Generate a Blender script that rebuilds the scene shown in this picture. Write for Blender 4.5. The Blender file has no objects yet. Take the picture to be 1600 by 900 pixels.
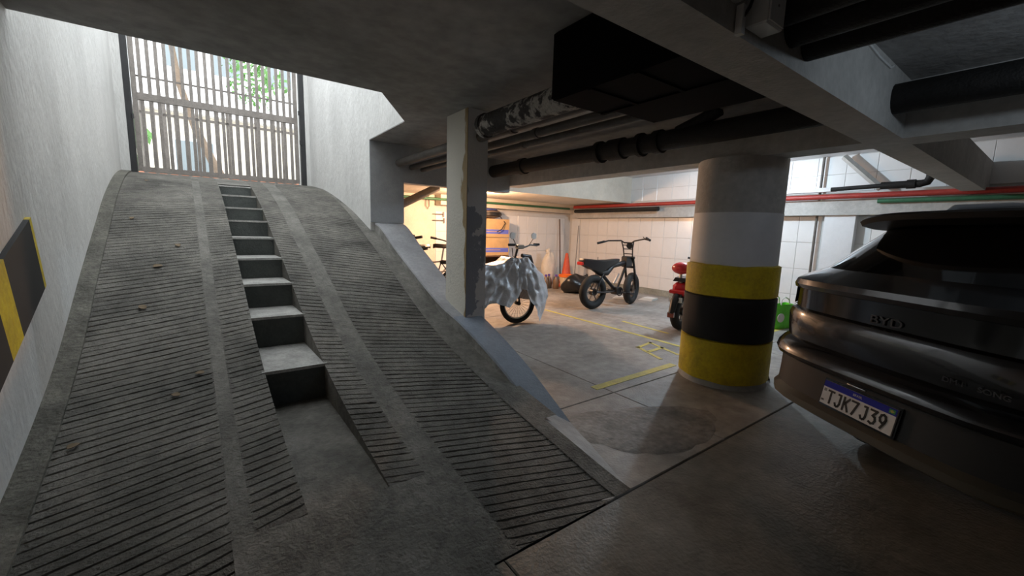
import bpy, math, random
from mathutils import Vector, Matrix, noise
random.seed(7)
SC = bpy.context.scene
COL = SC.collection
R = math.radians

# ------------------------------------------------------------------ camera
cam_data = bpy.data.cameras.new('camera')
cam = bpy.data.objects.new('camera', cam_data); COL.objects.link(cam)
cam_data.sensor_fit = 'HORIZONTAL'; cam_data.sensor_width = 36.0
cam_data.lens = 36.0 * 639.0 / 1600.0
cam_data.clip_start = 0.02; cam_data.clip_end = 200
_p, _r, _y = R(7.91), R(1.67), R(36.2)
F = Vector((math.sin(_y)*math.cos(_p), math.cos(_y)*math.cos(_p), -math.sin(_p)))
R0 = Vector((math.cos(_y), -math.sin(_y), 0)); U0 = R0.cross(F)
RR = R0*math.cos(_r) + U0*math.sin(_r); UU = -R0*math.sin(_r) + U0*math.cos(_r)
mw = Matrix((RR, UU, -F)).transposed().to_4x4(); mw.translation = (0, 0, 1.5)
cam.matrix_world = mw
SC.camera = cam

# ------------------------------------------------------------------ world, exposure
w = bpy.data.worlds.new('sky'); SC.world = w; w.use_nodes = True
bg = w.node_tree.nodes['Background']
bg.inputs[0].default_value = (0.90, 0.96, 1.0, 1); bg.inputs[1].default_value = 5.0
SC.view_settings.view_transform = 'Standard'; SC.view_settings.look = 'None'
SC.view_settings.gamma = 1.0; SC.view_settings.use_curve_mapping = False
SC.view_settings.exposure = -0.14
SC.cycles.use_denoising = True
SC.cycles.max_bounces = 8; SC.cycles.diffuse_bounces = 5
SC.cycles.sample_clamp_indirect = 6.0
WARM_POWER, COOL_POWER, SIDE_POWER = 300.0, 200.0, 12.0

# ------------------------------------------------------------------ materials
def mat(name, col, rough=0.75, metal=0.0, var=0.0, scale=3.0, bump=0.0, bscale=60.0, col2=None,
        thr=None, emit=0.0, coat=0.0, alpha=1.0, trans=0.0, stretch=(1, 1, 1), spec=0.5, detail=6):
    m = bpy.data.materials.new(name); m.use_nodes = True
    nt = m.node_tree; N = nt.nodes; L = nt.links; b = N['Principled BSDF']
    c = (col[0], col[1], col[2], 1)
    b.inputs['Base Color'].default_value = c; b.inputs['Roughness'].default_value = rough
    b.inputs['Metallic'].default_value = metal; b.inputs['Coat Weight'].default_value = coat
    b.inputs['Coat Roughness'].default_value = 0.08
    b.inputs['Specular IOR Level'].default_value = spec
    b.inputs['Alpha'].default_value = alpha; b.inputs['Transmission Weight'].default_value = trans
    if emit:
        b.inputs['Emission Color'].default_value = c; b.inputs['Emission Strength'].default_value = emit
    if var or bump:
        tc = N.new('ShaderNodeTexCoord'); mp = N.new('ShaderNodeMapping')
        L.new(tc.outputs['Object'], mp.inputs[0]); mp.inputs['Scale'].default_value = stretch
    if var:
        n = N.new('ShaderNodeTexNoise'); n.inputs['Scale'].default_value = scale
        n.inputs['Detail'].default_value = detail; n.inputs['Roughness'].default_value = 0.65
        L.new(mp.outputs[0], n.inputs[0])
        cr = N.new('ShaderNodeValToRGB'); L.new(n.outputs['Fac'], cr.inputs[0])
        d = col2 if col2 else [x*(1-var) for x in col]
        e0, e1 = thr if thr else (0.34, 0.66)
        cr.color_ramp.elements[0].position = e0; cr.color_ramp.elements[1].position = e1
        cr.color_ramp.elements[0].color = (d[0], d[1], d[2], 1); cr.color_ramp.elements[1].color = c
        n2 = N.new('ShaderNodeTexNoise'); n2.inputs['Scale'].default_value = scale*9
        n2.inputs['Detail'].default_value = 4
        L.new(mp.outputs[0], n2.inputs[0])
        mx = N.new('ShaderNodeMix'); mx.data_type = 'RGBA'; mx.blend_type = 'OVERLAY'
        mx.inputs[0].default_value = min(0.5, var*0.9)
        L.new(cr.outputs[0], mx.inputs[6]); L.new(n2.outputs['Fac'], mx.inputs[7])
        L.new(mx.outputs[2], b.inputs['Base Color'])
    if bump:
        n3 = N.new('ShaderNodeTexNoise'); n3.inputs['Scale'].default_value = bscale
        n3.inputs['Detail'].default_value = 5
        L.new(mp.outputs[0], n3.inputs[0])
        bp = N.new('ShaderNodeBump'); bp.inputs['Strength'].default_value = bump
        bp.inputs['Distance'].default_value = 0.02
        L.new(n3.outputs['Fac'], bp.inputs['Height']); L.new(bp.outputs[0], b.inputs['Normal'])
    return m

M = {}
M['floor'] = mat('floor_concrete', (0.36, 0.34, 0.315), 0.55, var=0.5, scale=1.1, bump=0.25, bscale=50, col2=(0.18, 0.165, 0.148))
M['aisle'] = mat('oily_shaded_aisle_concrete', (0.185, 0.172, 0.145), 0.5, var=0.55, scale=1.3, bump=0.3, bscale=45, col2=(0.085, 0.078, 0.062))  # oil stains plus near-camera shade, both put into the colour
M['patch'] = mat('raised_floor_patch', (0.29, 0.275, 0.255), 0.7, var=0.55, scale=2.5, bump=0.5, bscale=25)
M['ramp'] = mat('ramp_concrete', (0.165, 0.153, 0.132), 0.8, var=0.6, scale=2.2, bump=0.6, bscale=70, col2=(0.058, 0.054, 0.045))
M['ramp_smooth'] = mat('ramp_smooth_concrete', (0.19, 0.179, 0.157), 0.82, var=0.55, scale=2.6, bump=0.6, bscale=60, col2=(0.085, 0.08, 0.068))
M['kerb'] = mat('mossy_kerb_concrete', (0.155, 0.145, 0.12), 0.85, var=0.6, scale=4, bump=0.8, bscale=40, col2=(0.06, 0.057, 0.045))
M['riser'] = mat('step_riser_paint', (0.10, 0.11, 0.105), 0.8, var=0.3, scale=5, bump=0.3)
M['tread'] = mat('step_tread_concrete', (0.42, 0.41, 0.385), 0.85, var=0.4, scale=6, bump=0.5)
M['wall'] = mat('rough_white_plaster', (0.74, 0.73, 0.71), 0.5, var=0.2, scale=1.6, bump=0.55, bscale=30, stretch=(1, 1, 0.35))
M['soffit'] = mat('old_soffit_paint', (0.40, 0.39, 0.375), 0.85, var=0.42, scale=1.0, bump=0.3, bscale=25, col2=(0.25, 0.245, 0.235))
M['beam'] = mat('beam_paint', (0.50, 0.49, 0.46), 0.8, var=0.25, scale=2, bump=0.25, bscale=40)
M['grey_wall'] = mat('grey_painted_wall', (0.38, 0.39, 0.40), 0.75, var=0.15, scale=2, bump=0.2)
M['parapet'] = mat('stained_parapet', (0.30, 0.29, 0.27), 0.85, var=0.5, scale=2.5, bump=0.5, bscale=50, col2=(0.13, 0.125, 0.11))
M['parapet_top'] = mat('parapet_cap_paint', (0.36, 0.36, 0.37), 0.75, var=0.25, scale=3, bump=0.3)
M['cool_lit_paint'] = mat('cool_lit_grey_paint', (0.26, 0.29, 0.34), 0.6, var=0.2, scale=4, bump=0.2)  # grey cap paint with the bluish light put into the colour
M['tile'] = mat('white_glazed_tile', (0.80, 0.80, 0.79), 0.22, var=0.06, scale=2)
M['grout'] = mat('tile_grout', (0.62, 0.61, 0.59), 0.9, var=0.1, scale=5)
M['dirty_base'] = mat('stained_skirting', (0.33, 0.335, 0.29), 0.8, var=0.35, scale=3)
M['cream'] = mat('cream_ceiling_paint', (0.72, 0.66, 0.56), 0.8, var=0.15, scale=2, bump=0.2)
M['white'] = mat('white_paint', (0.74, 0.75, 0.76), 0.6, var=0.1, scale=3)
M['yellow'] = mat('worn_yellow_foam', (0.74, 0.57, 0.012), 0.55, var=0.35, scale=4, bump=0.25, bscale=18, col2=(0.50, 0.36, 0.012))
M['black_foam'] = mat('black_foam', (0.012, 0.012, 0.013), 0.7, var=0.2, scale=6)
M['tape'] = mat('floor_line_yellow', (0.62, 0.53, 0.09), 0.65, var=0.4, scale=9, col2=(0.42, 0.36, 0.12))
M['pipe'] = mat('dark_iron_pipe', (0.018, 0.017, 0.016), 0.6, var=0.4, scale=8, bump=0.3, spec=0.25)
M['pipe_grey'] = mat('grey_brown_pipe', (0.13, 0.115, 0.10), 0.6, var=0.35, scale=7)
M['pipe_peel'] = mat('peeling_pipe_coat', (0.42, 0.39, 0.35), 0.8, var=0.9, scale=7, col2=(0.035, 0.03, 0.028), thr=(0.50, 0.56), bump=0.6, bscale=30)
M['duct'] = mat('black_duct_metal', (0.004, 0.004, 0.004), 0.8, var=0.3, scale=3, spec=0.05)
M['red_pipe'] = mat('red_pipe_paint', (0.36, 0.035, 0.025), 0.5, var=0.2, scale=6)
M['green_pipe'] = mat('green_pipe_paint', (0.04, 0.15, 0.075), 0.5, var=0.2, scale=6)
M['gate'] = mat('gate_beige_paint', (0.31, 0.275, 0.25), 0.55, var=0.3, scale=5, bump=0.15)
M['gate_dark'] = mat('gate_track_dark', (0.03, 0.03, 0.032), 0.6, var=0.2, scale=5)
M['car'] = mat('dark_grey_car_paint', (0.028, 0.029, 0.033), 0.27, metal=0.75, coat=0.8, var=0.0)
M['car_black'] = mat('gloss_black_trim', (0.006, 0.006, 0.007), 0.14, coat=0.6)
M['car_plastic'] = mat('matt_black_plastic', (0.011, 0.0105, 0.010), 0.5)
M['car_lip'] = mat('lip_bronze_glint', (0.15, 0.13, 0.10), 0.35, metal=0.6)  # bronze reflection along the lip put into the base colour
M['glass'] = mat('tinted_glass', (0.006, 0.006, 0.007), 0.06, coat=0.3)
M['tail'] = mat('tail_lamp_plastic', (0.20, 0.045, 0.022), 0.2, coat=0.8)
M['chrome'] = mat('dark_chrome', (0.40, 0.40, 0.41), 0.25, metal=1.0)
M['badge'] = mat('smoked_chrome_badge', (0.10, 0.10, 0.105), 0.3, metal=0.8)
M['silver'] = mat('silver_rail', (0.55, 0.58, 0.62), 0.3, metal=0.8)
M['plate_white'] = mat('plate_white', (0.78, 0.77, 0.76), 0.6, spec=0.2)
M['plate_blue'] = mat('plate_blue', (0.008, 0.02, 0.36), 0.6, spec=0.2)
M['plate_black'] = mat('plate_black', (0.01, 0.01, 0.01), 0.5)
M['plate_green'] = mat('plate_green', (0.02, 0.28, 0.08), 0.5)
M['rubber'] = mat('tyre_rubber', (0.014, 0.014, 0.014), 0.8, var=0.2, scale=20)
M['rim'] = mat('rim_metal', (0.16, 0.15, 0.14), 0.35, metal=0.8)
M['bike_black'] = mat('bike_black_paint', (0.012, 0.012, 0.013), 0.4)
M['bike_grey'] = mat('bike_grey_paint', (0.20, 0.19, 0.18), 0.4, metal=0.3)
M['spoke'] = mat('bright_spoke_steel', (0.55, 0.53, 0.5), 0.35, metal=0.9)
M['red_lens'] = mat('red_lens', (0.55, 0.02, 0.02), 0.3)
M['red_box'] = mat('red_plastic', (0.50, 0.012, 0.018), 0.3, coat=0.4)
M['cover'] = mat('silver_cover_cloth', (0.56, 0.585, 0.63), 0.36, metal=0.12, var=0.2, scale=5, bump=0.5, bscale=16)
M['mirror'] = mat('mirror_bright_reflection', (0.88, 0.88, 0.86), 0.15)  # bright reflection given as a plain white base colour
M['card'] = mat('cardboard', (0.50, 0.33, 0.16), 0.85, var=0.15, scale=5)
M['box_band'] = mat('box_blue_print', (0.10, 0.13, 0.50), 0.8)
M['bundle'] = mat('brown_tarp', (0.16, 0.115, 0.085), 0.75, var=0.4, scale=8, bump=0.6, bscale=14)
M['blue_cloth'] = mat('blue_cloth', (0.05, 0.08, 0.30), 0.7, var=0.3, scale=9)
M['cone'] = mat('cone_red_orange', (0.62, 0.085, 0.03), 0.55, var=0.2, scale=8)
M['orange'] = mat('bucket_orange_lid', (0.80, 0.17, 0.02), 0.4)
M['bucket'] = mat('bucket_cream_plastic', (0.62, 0.52, 0.38), 0.5)
M['white_bag'] = mat('white_bag_plastic', (0.72, 0.68, 0.60), 0.6, var=0.2, scale=6, bump=0.6, bscale=9)
M['black_bag'] = mat('black_bag_plastic', (0.012, 0.012, 0.013), 0.32, bump=0.9, bscale=9, var=0.1)
M['green_bag'] = mat('green_bag_fabric', (0.13, 0.62, 0.03), 0.5, var=0.25, scale=5, bump=0.5, bscale=8)
M['wood'] = mat('dark_wood_pole', (0.10, 0.05, 0.025), 0.6, var=0.3, scale=9)
M['metal_grey'] = mat('grey_metal', (0.25, 0.24, 0.23), 0.45, metal=0.6)
M['paper'] = mat('paper', (0.62, 0.62, 0.60), 0.8, var=0.1, scale=8)
M['bottle'] = mat('brown_bottle', (0.16, 0.10, 0.06), 0.3)
M['purple'] = mat('purple_cap', (0.12, 0.06, 0.35), 0.4)
M['leaf_dry'] = mat('dry_leaf', (0.16, 0.11, 0.06), 0.8)
M['bulb_warm'] = mat('warm_bulb', (1.0, 0.74, 0.45), 0.4, emit=18)
M['bulb_cool'] = mat('cool_bulb', (0.85, 0.93, 1.0), 0.4, emit=18)
M['pvc'] = mat('white_pvc', (0.70, 0.70, 0.68), 0.45, var=0.1, scale=6)
M['street'] = mat('street_paving', (0.42, 0.41, 0.39), 0.9, var=0.2, scale=2)
M['facade'] = mat('cream_facade', (0.72, 0.66, 0.55), 0.85, var=0.1, scale=1)
M['facade_white'] = mat('white_facade', (0.80, 0.80, 0.80), 0.85, var=0.08, scale=1)
M['pane'] = mat('far_window_glass', (0.20, 0.235, 0.25), 0.2)
M['brick_red'] = mat('red_brown_planter', (0.36, 0.16, 0.10), 0.9, var=0.2, scale=5)
M['bark'] = mat('tree_bark', (0.22, 0.16, 0.115), 0.9, var=0.3, scale=5)
M['leaf'] = mat('tree_leaf', (0.12, 0.30, 0.06), 0.6, var=0.4, scale=5)
M['rubble'] = mat('dark_gap', (0.02, 0.02, 0.02), 0.95)

# peeling pillar paint: cream old coat with blue-grey blotches
def peel_material(name, base, blotch, rust, offset):
    m = mat(name, base, 0.75, bump=0.25, bscale=40); nt = m.node_tree; N = nt.nodes; L = nt.links
    b = N['Principled BSDF']; tc = N.new('ShaderNodeTexCoord')
    sp = N.new('ShaderNodeSeparateXYZ'); L.new(tc.outputs['Object'], sp.inputs[0])
    n = N.new('ShaderNodeTexNoise'); n.inputs['Scale'].default_value = 5.0; n.inputs['Detail'].default_value = 9
    n.inputs['Roughness'].default_value = 0.62
    L.new(tc.outputs['Object'], n.inputs[0])
    def mth(op, a, bb):
        q = N.new('ShaderNodeMath'); q.operation = op
        for i, v in enumerate((a, bb)):
            if isinstance(v, (int, float)): q.inputs[i].default_value = v
            else: L.new(v, q.inputs[i])
        return q.outputs[0]
    # blotch strongest at the column corner side and mid height (z 0.65 .. 1.7)
    zz = mth('ABSOLUTE', mth('SUBTRACT', sp.outputs['Z'], 1.17), 0)
    zf = mth('MULTIPLY', mth('MAXIMUM', mth('SUBTRACT', zz, 0.46), 0), 3.2)
    v = mth('SUBTRACT', mth('ADD', n.outputs['Fac'], offset), zf)
    v = mth('SUBTRACT', v, mth('MULTIPLY', sp.outputs['X'], 1.9))
    cr = N.new('ShaderNodeValToRGB'); L.new(v, cr.inputs[0])
    cr.color_ramp.elements[0].position = 0.50; cr.color_ramp.elements[1].position = 0.515
    cr.color_ramp.elements[0].color = (*base, 1); cr.color_ramp.elements[1].color = (*blotch, 1)
    n2 = N.new('ShaderNodeTexNoise'); n2.inputs['Scale'].default_value = 3.3; n2.inputs['Detail'].default_value = 7
    mp = N.new('ShaderNodeMapping'); mp.inputs['Scale'].default_value = (1, 1.6, 0.55)
    L.new(tc.outputs['Object'], mp.inputs[0]); L.new(mp.outputs[0], n2.inputs[0])
    cr2 = N.new('ShaderNodeValToRGB'); L.new(mth('SUBTRACT', mth('ADD', n2.outputs['Fac'], 0.24 if offset < 0 else 0.0), mth('MULTIPLY', sp.outputs['Y'], 2.0 if offset < 0 else 0.0)), cr2.inputs[0])
    cr2.color_ramp.elements[0].position = 0.60; cr2.color_ramp.elements[1].position = 0.63
    cr2.color_ramp.elements[0].color = (0, 0, 0, 1); cr2.color_ramp.elements[1].color = (1, 1, 1, 1)
    mx = N.new('ShaderNodeMix'); mx.data_type = 'RGBA'
    L.new(cr2.outputs[0], mx.inputs[0]); L.new(cr.outputs[0], mx.inputs[6]); mx.inputs[7].default_value = (*rust, 1)
    L.new(mx.outputs[2], b.inputs['Base Color'])
    return m
M['peel_front'] = peel_material('peeling_blue_grey_paint', (0.80, 0.81, 0.83), (0.37, 0.395, 0.46), (0.34, 0.365, 0.42), 0.30)
M['peel_side'] = peel_material('peeling_cream_paint', (0.60, 0.57, 0.50), (0.52, 0.50, 0.44), (0.30, 0.21, 0.10), -0.1)

# ------------------------------------------------------------------ mesh builder
class MB:
    def __init__(s): s.v = []; s.f = []
    def add(s, vs, fs):
        o = len(s.v); s.v += [tuple(p) for p in vs]; s.f += [tuple(i+o for i in q) for q in fs]; return s
    def box(s, x0, x1, y0, y1, z0, z1):
        return s.add([(x0,y0,z0),(x1,y0,z0),(x1,y1,z0),(x0,y1,z0),(x0,y0,z1),(x1,y0,z1),(x1,y1,z1),(x0,y1,z1)],
                     [(0,3,2,1),(4,5,6,7),(0,1,5,4),(1,2,6,5),(2,3,7,6),(3,0,4,7)])
    def prism(s, poly, z0, z1):
        n = len(poly)
        a = sum(poly[i][0]*poly[(i+1)%n][1]-poly[(i+1)%n][0]*poly[i][1] for i in range(n))
        if a < 0: poly = poly[::-1]
        vs = [(x,y,z0) for x,y in poly]+[(x,y,z1) for x,y in poly]
        fs = [tuple(range(n-1,-1,-1)), tuple(range(n,2*n))]+[(i,(i+1)%n,(i+1)%n+n,i+n) for i in range(n)]
        return s.add(vs, fs)
    def loft(s, rings, closed=True, caps=True):
        n = len(rings[0]); vs = [p for r in rings for p in r]; fs = []
        for k in range(len(rings)-1):
            for i in range(n if closed else n-1):
                j = (i+1) % n
                fs.append((k*n+i, k*n+j, (k+1)*n+j, (k+1)*n+i))
        if caps and closed:
            fs.append(tuple(range(n-1,-1,-1))); fs.append(tuple((len(rings)-1)*n+i for i in range(n)))
        return s.add(vs, fs)
    def tube(s, pts, r, n=8, caps=True):
        pts = [Vector(p) for p in pts]; rs = r if isinstance(r, (list, tuple)) else [r]*len(pts)
        rings = []; prev = None
        for i, p in enumerate(pts):
            d = (pts[min(i+1,len(pts)-1)]-pts[max(i-1,0)]).normalized()
            if prev is None:
                a = Vector((0,0,1)) if abs(d.z) < .9 else Vector((1,0,0))
                e1 = d.cross(a).normalized()
            else:
                e1 = (prev-d*prev.dot(d)).normalized()
            prev = e1; e2 = d.cross(e1)
            rings.append([p+(e1*math.cos(2*math.pi*k/n)+e2*math.sin(2*math.pi*k/n))*rs[i] for k in range(n)])
        return s.loft(rings, True, caps)
    def lathe(s, prof, cx=0, cy=0, n=24, axis='z', base=0):
        rings = []
        for (r, h) in prof:
            ring = []
            for k in range(n):
                a = 2*math.pi*k/n; c, q = r*math.cos(a), r*math.sin(a)
                ring.append((cx+c, cy+q, h) if axis == 'z' else ((cx+c, h, cy+q) if axis == 'y' else (h, cx+c, cy+q)))
            rings.append(ring)
        return s.loft(rings)
    def torus(s, c, r, rt, axis='y', n=32, m=10, w=None):
        w = w or rt; rings = []
        for i in range(n):
            a = 2*math.pi*i/n; ring = []
            for j in range(m):
                b = 2*math.pi*j/m; rr = r+rt*math.cos(b); t = w*math.sin(b)
                if axis == 'y': ring.append((c[0]+rr*math.cos(a), c[1]+t, c[2]+rr*math.sin(a)))
                elif axis == 'z': ring.append((c[0]+rr*math.cos(a), c[1]+rr*math.sin(a), c[2]+t))
                else: ring.append((c[0]+t, c[1]+rr*math.cos(a), c[2]+rr*math.sin(a)))
            rings.append(ring)
        rings.append(rings[0])
        return s.loft(rings, True, False)
    def blob(s, c, rx, ry, rz, n=16, m=10, amp=0.12, seed=1, flat=None):
        rnd = random.Random(seed); ph = [(rnd.uniform(1,4),rnd.uniform(1,4),rnd.uniform(0,6),rnd.uniform(0,6)) for _ in range(5)]
        rings = []
        for i in range(m+1):
            t = math.pi*i/m; ring = []
            for k in range(n):
                a = 2*math.pi*k/n
                q = 1+amp*sum(math.sin(round(u)*a+p1)*math.sin(round(v)*t+p2) for u,v,p1,p2 in ph)/2
                z = c[2]+rz*math.cos(t)*q
                if flat is not None: z = max(z, flat)
                ring.append((c[0]+rx*max(math.sin(t),.02)*math.cos(a)*q, c[1]+ry*max(math.sin(t),.02)*math.sin(a)*q, z))
            rings.append(ring)
        return s.loft(rings)
    def build(s, name, m, parent=None, smooth=None, loc=None, rot=None):
        me = bpy.data.meshes.new(name); me.from_pydata(s.v, [], s.f); me.validate()
        import bmesh
        bm = bmesh.new(); bm.from_mesh(me); bmesh.ops.recalc_face_normals(bm, faces=bm.faces); bm.to_mesh(me); bm.free()
        me.materials.append(m)
        if smooth:
            me.polygons.foreach_set('use_smooth', [True]*len(me.polygons)); me.set_sharp_from_angle(angle=R(smooth))
        o = bpy.data.objects.new(name, me); COL.objects.link(o)
        if parent is not None: o.parent = parent
        if loc is not None: o.location = loc
        if rot is not None: o.rotation_euler = rot
        return o

def tag(o, label, cat, group=None):
    o['label'] = label; o['category'] = cat
    if group: o['group'] = group
    return o
def thing(name, label, cat, loc=(0,0,0), rotz=0, group=None):
    o = bpy.data.objects.new(name, None); COL.objects.link(o); o.location = loc; o.rotation_euler = (0,0,rotz)
    o.empty_display_size = 0.1
    return tag(o, label, cat, group)
def struct(o, label=None):
    o['kind'] = 'structure'
    if label: o['label'] = label
    return o
def box(name, m, x0, x1, y0, y1, z0, z1, parent=None): return MB().box(x0,x1,y0,y1,z0,z1).build(name, m, parent)
def dup(src, parent, loc=None, rot=None):
    c = src.copy(); COL.objects.link(c); c.parent = parent
    if loc is not None: c.location = loc
    if rot is not None: c.rotation_euler = rot
    return c
def text_mesh(name, body, size, m, parent, loc, rot, depth=0.002, offset=0.0, sx=1.0, align='CENTER'):
    cu = bpy.data.curves.new(name, 'FONT'); cu.body = body; cu.size = size; cu.extrude = depth; cu.offset = offset
    cu.align_x = align; cu.align_y = 'CENTER'
    o = bpy.data.objects.new(name+'_src', cu); COL.objects.link(o)
    dg = bpy.context.evaluated_depsgraph_get(); dg.update()
    me = bpy.data.meshes.new_from_object(o.evaluated_get(dg)); bpy.data.objects.remove(o); bpy.data.curves.remove(cu)
    me.materials.clear(); me.materials.append(m); me.name = name
    t = bpy.data.objects.new(name, me); COL.objects.link(t); t.parent = parent
    t.location = loc; t.rotation_euler = rot; t.scale = (sx, 1, 1)
    return t

# ------------------------------------------------------------------ ramp profile
K = 0.035; Y0 = 1.38
PP = [(1.0,-0.0),(1.38,0.0),(1.9,.09),(2.65,.235),(3.36,.43),(3.9,.625),(4.75,1.015),(5.76,1.45),(6.46,1.745),(7.5,2.06),(8.48,2.22),(9.6,2.28),(12,2.28)]
def interp(tab, y, smooth=True):
    if y <= tab[0][0]: return tab[0][1]
    if y >= tab[-1][0]: return tab[-1][1]
    for i in range(len(tab)-1):
        if tab[i][0] <= y <= tab[i+1][0]: break
    x0, a = tab[i]; x1, b = tab[i+1]; t = (y-x0)/(x1-x0)
    if not smooth: return a+(b-a)*t
    def sl(j):
        j0, j1 = max(j-1,0), min(j+1,len(tab)-1)
        return (tab[j1][1]-tab[j0][1])/(tab[j1][0]-tab[j0][0])
    m0, m1 = sl(i)*(x1-x0), sl(i+1)*(x1-x0)
    return (2*t**3-3*t*t+1)*a+(t**3-2*t*t+t)*m0+(-2*t**3+3*t*t)*b+(t**3-t*t)*m1
def P(y): return max(0.0, interp(PP, y))
def ux(u, y): return u-K*(y-Y0)
def RP(u, y, dz=0): return (ux(u,y), y, P(y)+dz)

# ------------------------------------------------------------------ floor
floor = box('floor', M['rubble'], -1.2, 9.2, -5.2, 9.6, -0.16, -0.03); struct(floor, 'garage floor of grey concrete slabs')
g = 0.006
for (x0,x1,y0,y1) in [(-1.2,1.45,-5.2,-1.6),(1.45,5.0,-5.2,-1.6),(5.0,9.2,-5.2,-1.6),
                      (-1.2,1.0,-1.6,1.37),(1.0,4.6,-1.6,1.37),(4.6,9.2,-1.6,1.37),
                      (1.7,3.02,1.37,2.43),(3.02,5.9,1.37,2.43),(5.9,9.2,1.37,2.43),
                      (1.7,3.02,2.43,5.9),(3.02,5.9,2.43,5.9),(5.9,9.2,2.43,5.9),
                      (1.7,3.02,5.9,9.6),(3.02,5.9,5.9,9.6),(5.9,9.2,5.9,9.6)]:
    gg = g*1.5 if abs(y1-1.37)<.01 or abs(y0-1.37)<.01 else g
    x0a = x0-(0.3 if (x0==4.6 or x0==1.0) else 0)
    sl = MB(); x0, x1, y0, y1 = x0+g*.5, x1-g*.5, y0+gg*.5, y1-gg*.5; b = 0.006
    sl.loft([[(x0,y0,-.1),(x1,y0,-.1),(x1,y1,-.1),(x0,y1,-.1)],[(x0,y0,-b),(x1,y0,-b),(x1,y1,-b),(x0,y1,-b)],
             [(x0+b,y0+b,0),(x1-b,y0+b,0),(x1-b,y1-b,0),(x0+b,y1-b,0)]])
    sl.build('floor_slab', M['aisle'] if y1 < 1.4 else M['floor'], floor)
# worn, slightly raised patch, darker than the floor, beside the ramp foot
pp = [(2.20,2.33),(2.52,2.27),(2.98,2.06),(3.30,1.90),(3.42,1.74),(3.28,1.55),(2.98,1.44),(2.62,1.42),(2.36,1.52),(2.17,1.78),(2.10,2.05)]
pm = MB(); n = len(pp); cxx = sum(p[0] for p in pp)/n; cyy = sum(p[1] for p in pp)/n
def sub(poly, it=2):
    for _ in range(it):
        q = []
        for i in range(len(poly)):
            a, b = poly[i], poly[(i+1)%len(poly)]
            q += [(a[0]*.75+b[0]*.25, a[1]*.75+b[1]*.25), (a[0]*.25+b[0]*.75, a[1]*.25+b[1]*.75)]
        poly = q
    return poly
rp_ = random.Random(4); ps = [(cxx+(x-cxx)*k_, cyy+(y-cyy)*k_) for (x,y) in sub(pp) for k_ in [1+rp_.uniform(-.05,.04)]]
pm.loft([[(x,y,.001) for x,y in ps],[(cxx+(x-cxx)*.93,cyy+(y-cyy)*.93,.006) for x,y in ps],[(cxx+(x-cxx)*.6,cyy+(y-cyy)*.6,.012) for x,y in ps]])
o = pm.build('raised_floor_patch', M['patch'], floor, smooth=40); o['label'] = 'dark rough oval raised patch on the floor'

# ------------------------------------------------------------------ ramp
ramp = bpy.data.objects.new('ramp', None); COL.objects.link(ramp); struct(ramp, 'steep grooved concrete car ramp with steps')
def strip(name, m, u0, u1, y0, y1, dz=0.0, nu=4, ny=70, skirt=0.0, label=None):
    rows = []
    for j in range(ny+1):
        y = y0+(y1-y0)*j/ny
        r = [RP(u0-.008+(u1-u0+.016)*i/nu, y, dz) for i in range(nu+1)]
        if skirt:
            r = [(r[0][0], y, r[0][2]-skirt)]+r+[(r[-1][0], y, r[-1][2]-skirt)]
        rows.append(r)
    o = MB().loft(rows, closed=False).build(name, m, ramp, smooth=35)
    if label: o['label'] = label
    return o
def grooved(name, u0, u1, y0, y1, slope, pitch=0.057, depth=0.013, skirt=0.0, fade=8.0, low=0, label=None, seed=1):
    rnd = random.Random(seed); nu = max(4, int((u1-u0)/0.05)); rows = []; wob = {}
    y = y0-abs(slope)*(u1-u0)-pitch
    um = (u0+u1)/2
    while y < y1+abs(slope)*(u1-u0):
        gw = pitch*rnd.uniform(.16,.26); dp = depth*rnd.uniform(.6,1.25)
        ph = rnd.uniform(0,6); am = rnd.uniform(.002,.006)
        for (dy, dd) in ((0,0),(gw*.3,1),(gw*.75,1),(gw,0)):
            row = []
            for i in range(nu+1):
                u = u0+(u1-u0)*i/nu
                yy = y+dy+slope*(u-um)+am*math.sin(7*u+ph)+rnd.uniform(-.002,.002)
                yc = min(max(yy, y0), y1)
                d = dd*dp*(0 if yc != yy else 1)
                if yy > fade-1.0: d *= max(0, (fade-yy)/1.0)
                if low: d *= min(1, max(0, (yy-low)/.35))
                if i == 0 or i == nu: d *= .3
                row.append(RP(u, yc, -d+rnd.uniform(-.001,.001)))
            if skirt:
                row = [(row[0][0],row[0][1],row[0][2]-skirt)]+row+[(row[-1][0],row[-1][1],row[-1][2]-skirt)]
            rows.append(row)
        y += pitch*rnd.uniform(.92,1.08)
    o = MB().loft(rows, closed=False).build(name, M['ramp'], ramp, smooth=28)
    if label: o['label'] = label
    return o
YT = 9.6
strip('ramp_kerb', M['kerb'], -.82, -.68, 1.2, YT, .018, 3, 80, skirt=.12, label='narrow smooth kerb along the left wall')
grooved('grooved_panel', -.68, .02, 1.30, YT, .24, seed=3, label='wide grooved lane beside the left wall')
strip('smooth_strip', M['ramp_smooth'], .02, .10, 1.30, YT, -.002, 2, 80)
grooved('grooved_panel', .10, .32, 1.72, YT, .24, skirt=.5, seed=4, low=1.72, label='narrow grooved lane left of the steps')
grooved('grooved_panel', .72, .93, 1.95, YT, -.26, skirt=.5, seed=5, low=1.95, label='narrow grooved lane right of the steps')
strip('smooth_strip', M['ramp_smooth'], .93, 1.09, 1.374, YT, -.002, 3, 80)
grooved('grooved_panel', 1.09, 1.80, 1.374, YT, -.27, seed=6, label='wide grooved lane beside the parapet')
strip('ramp_kerb', M['ramp_smooth'], 1.80, 1.915, 1.374, YT, .006, 3, 80, label='smooth kerb beside the parapet')
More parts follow.
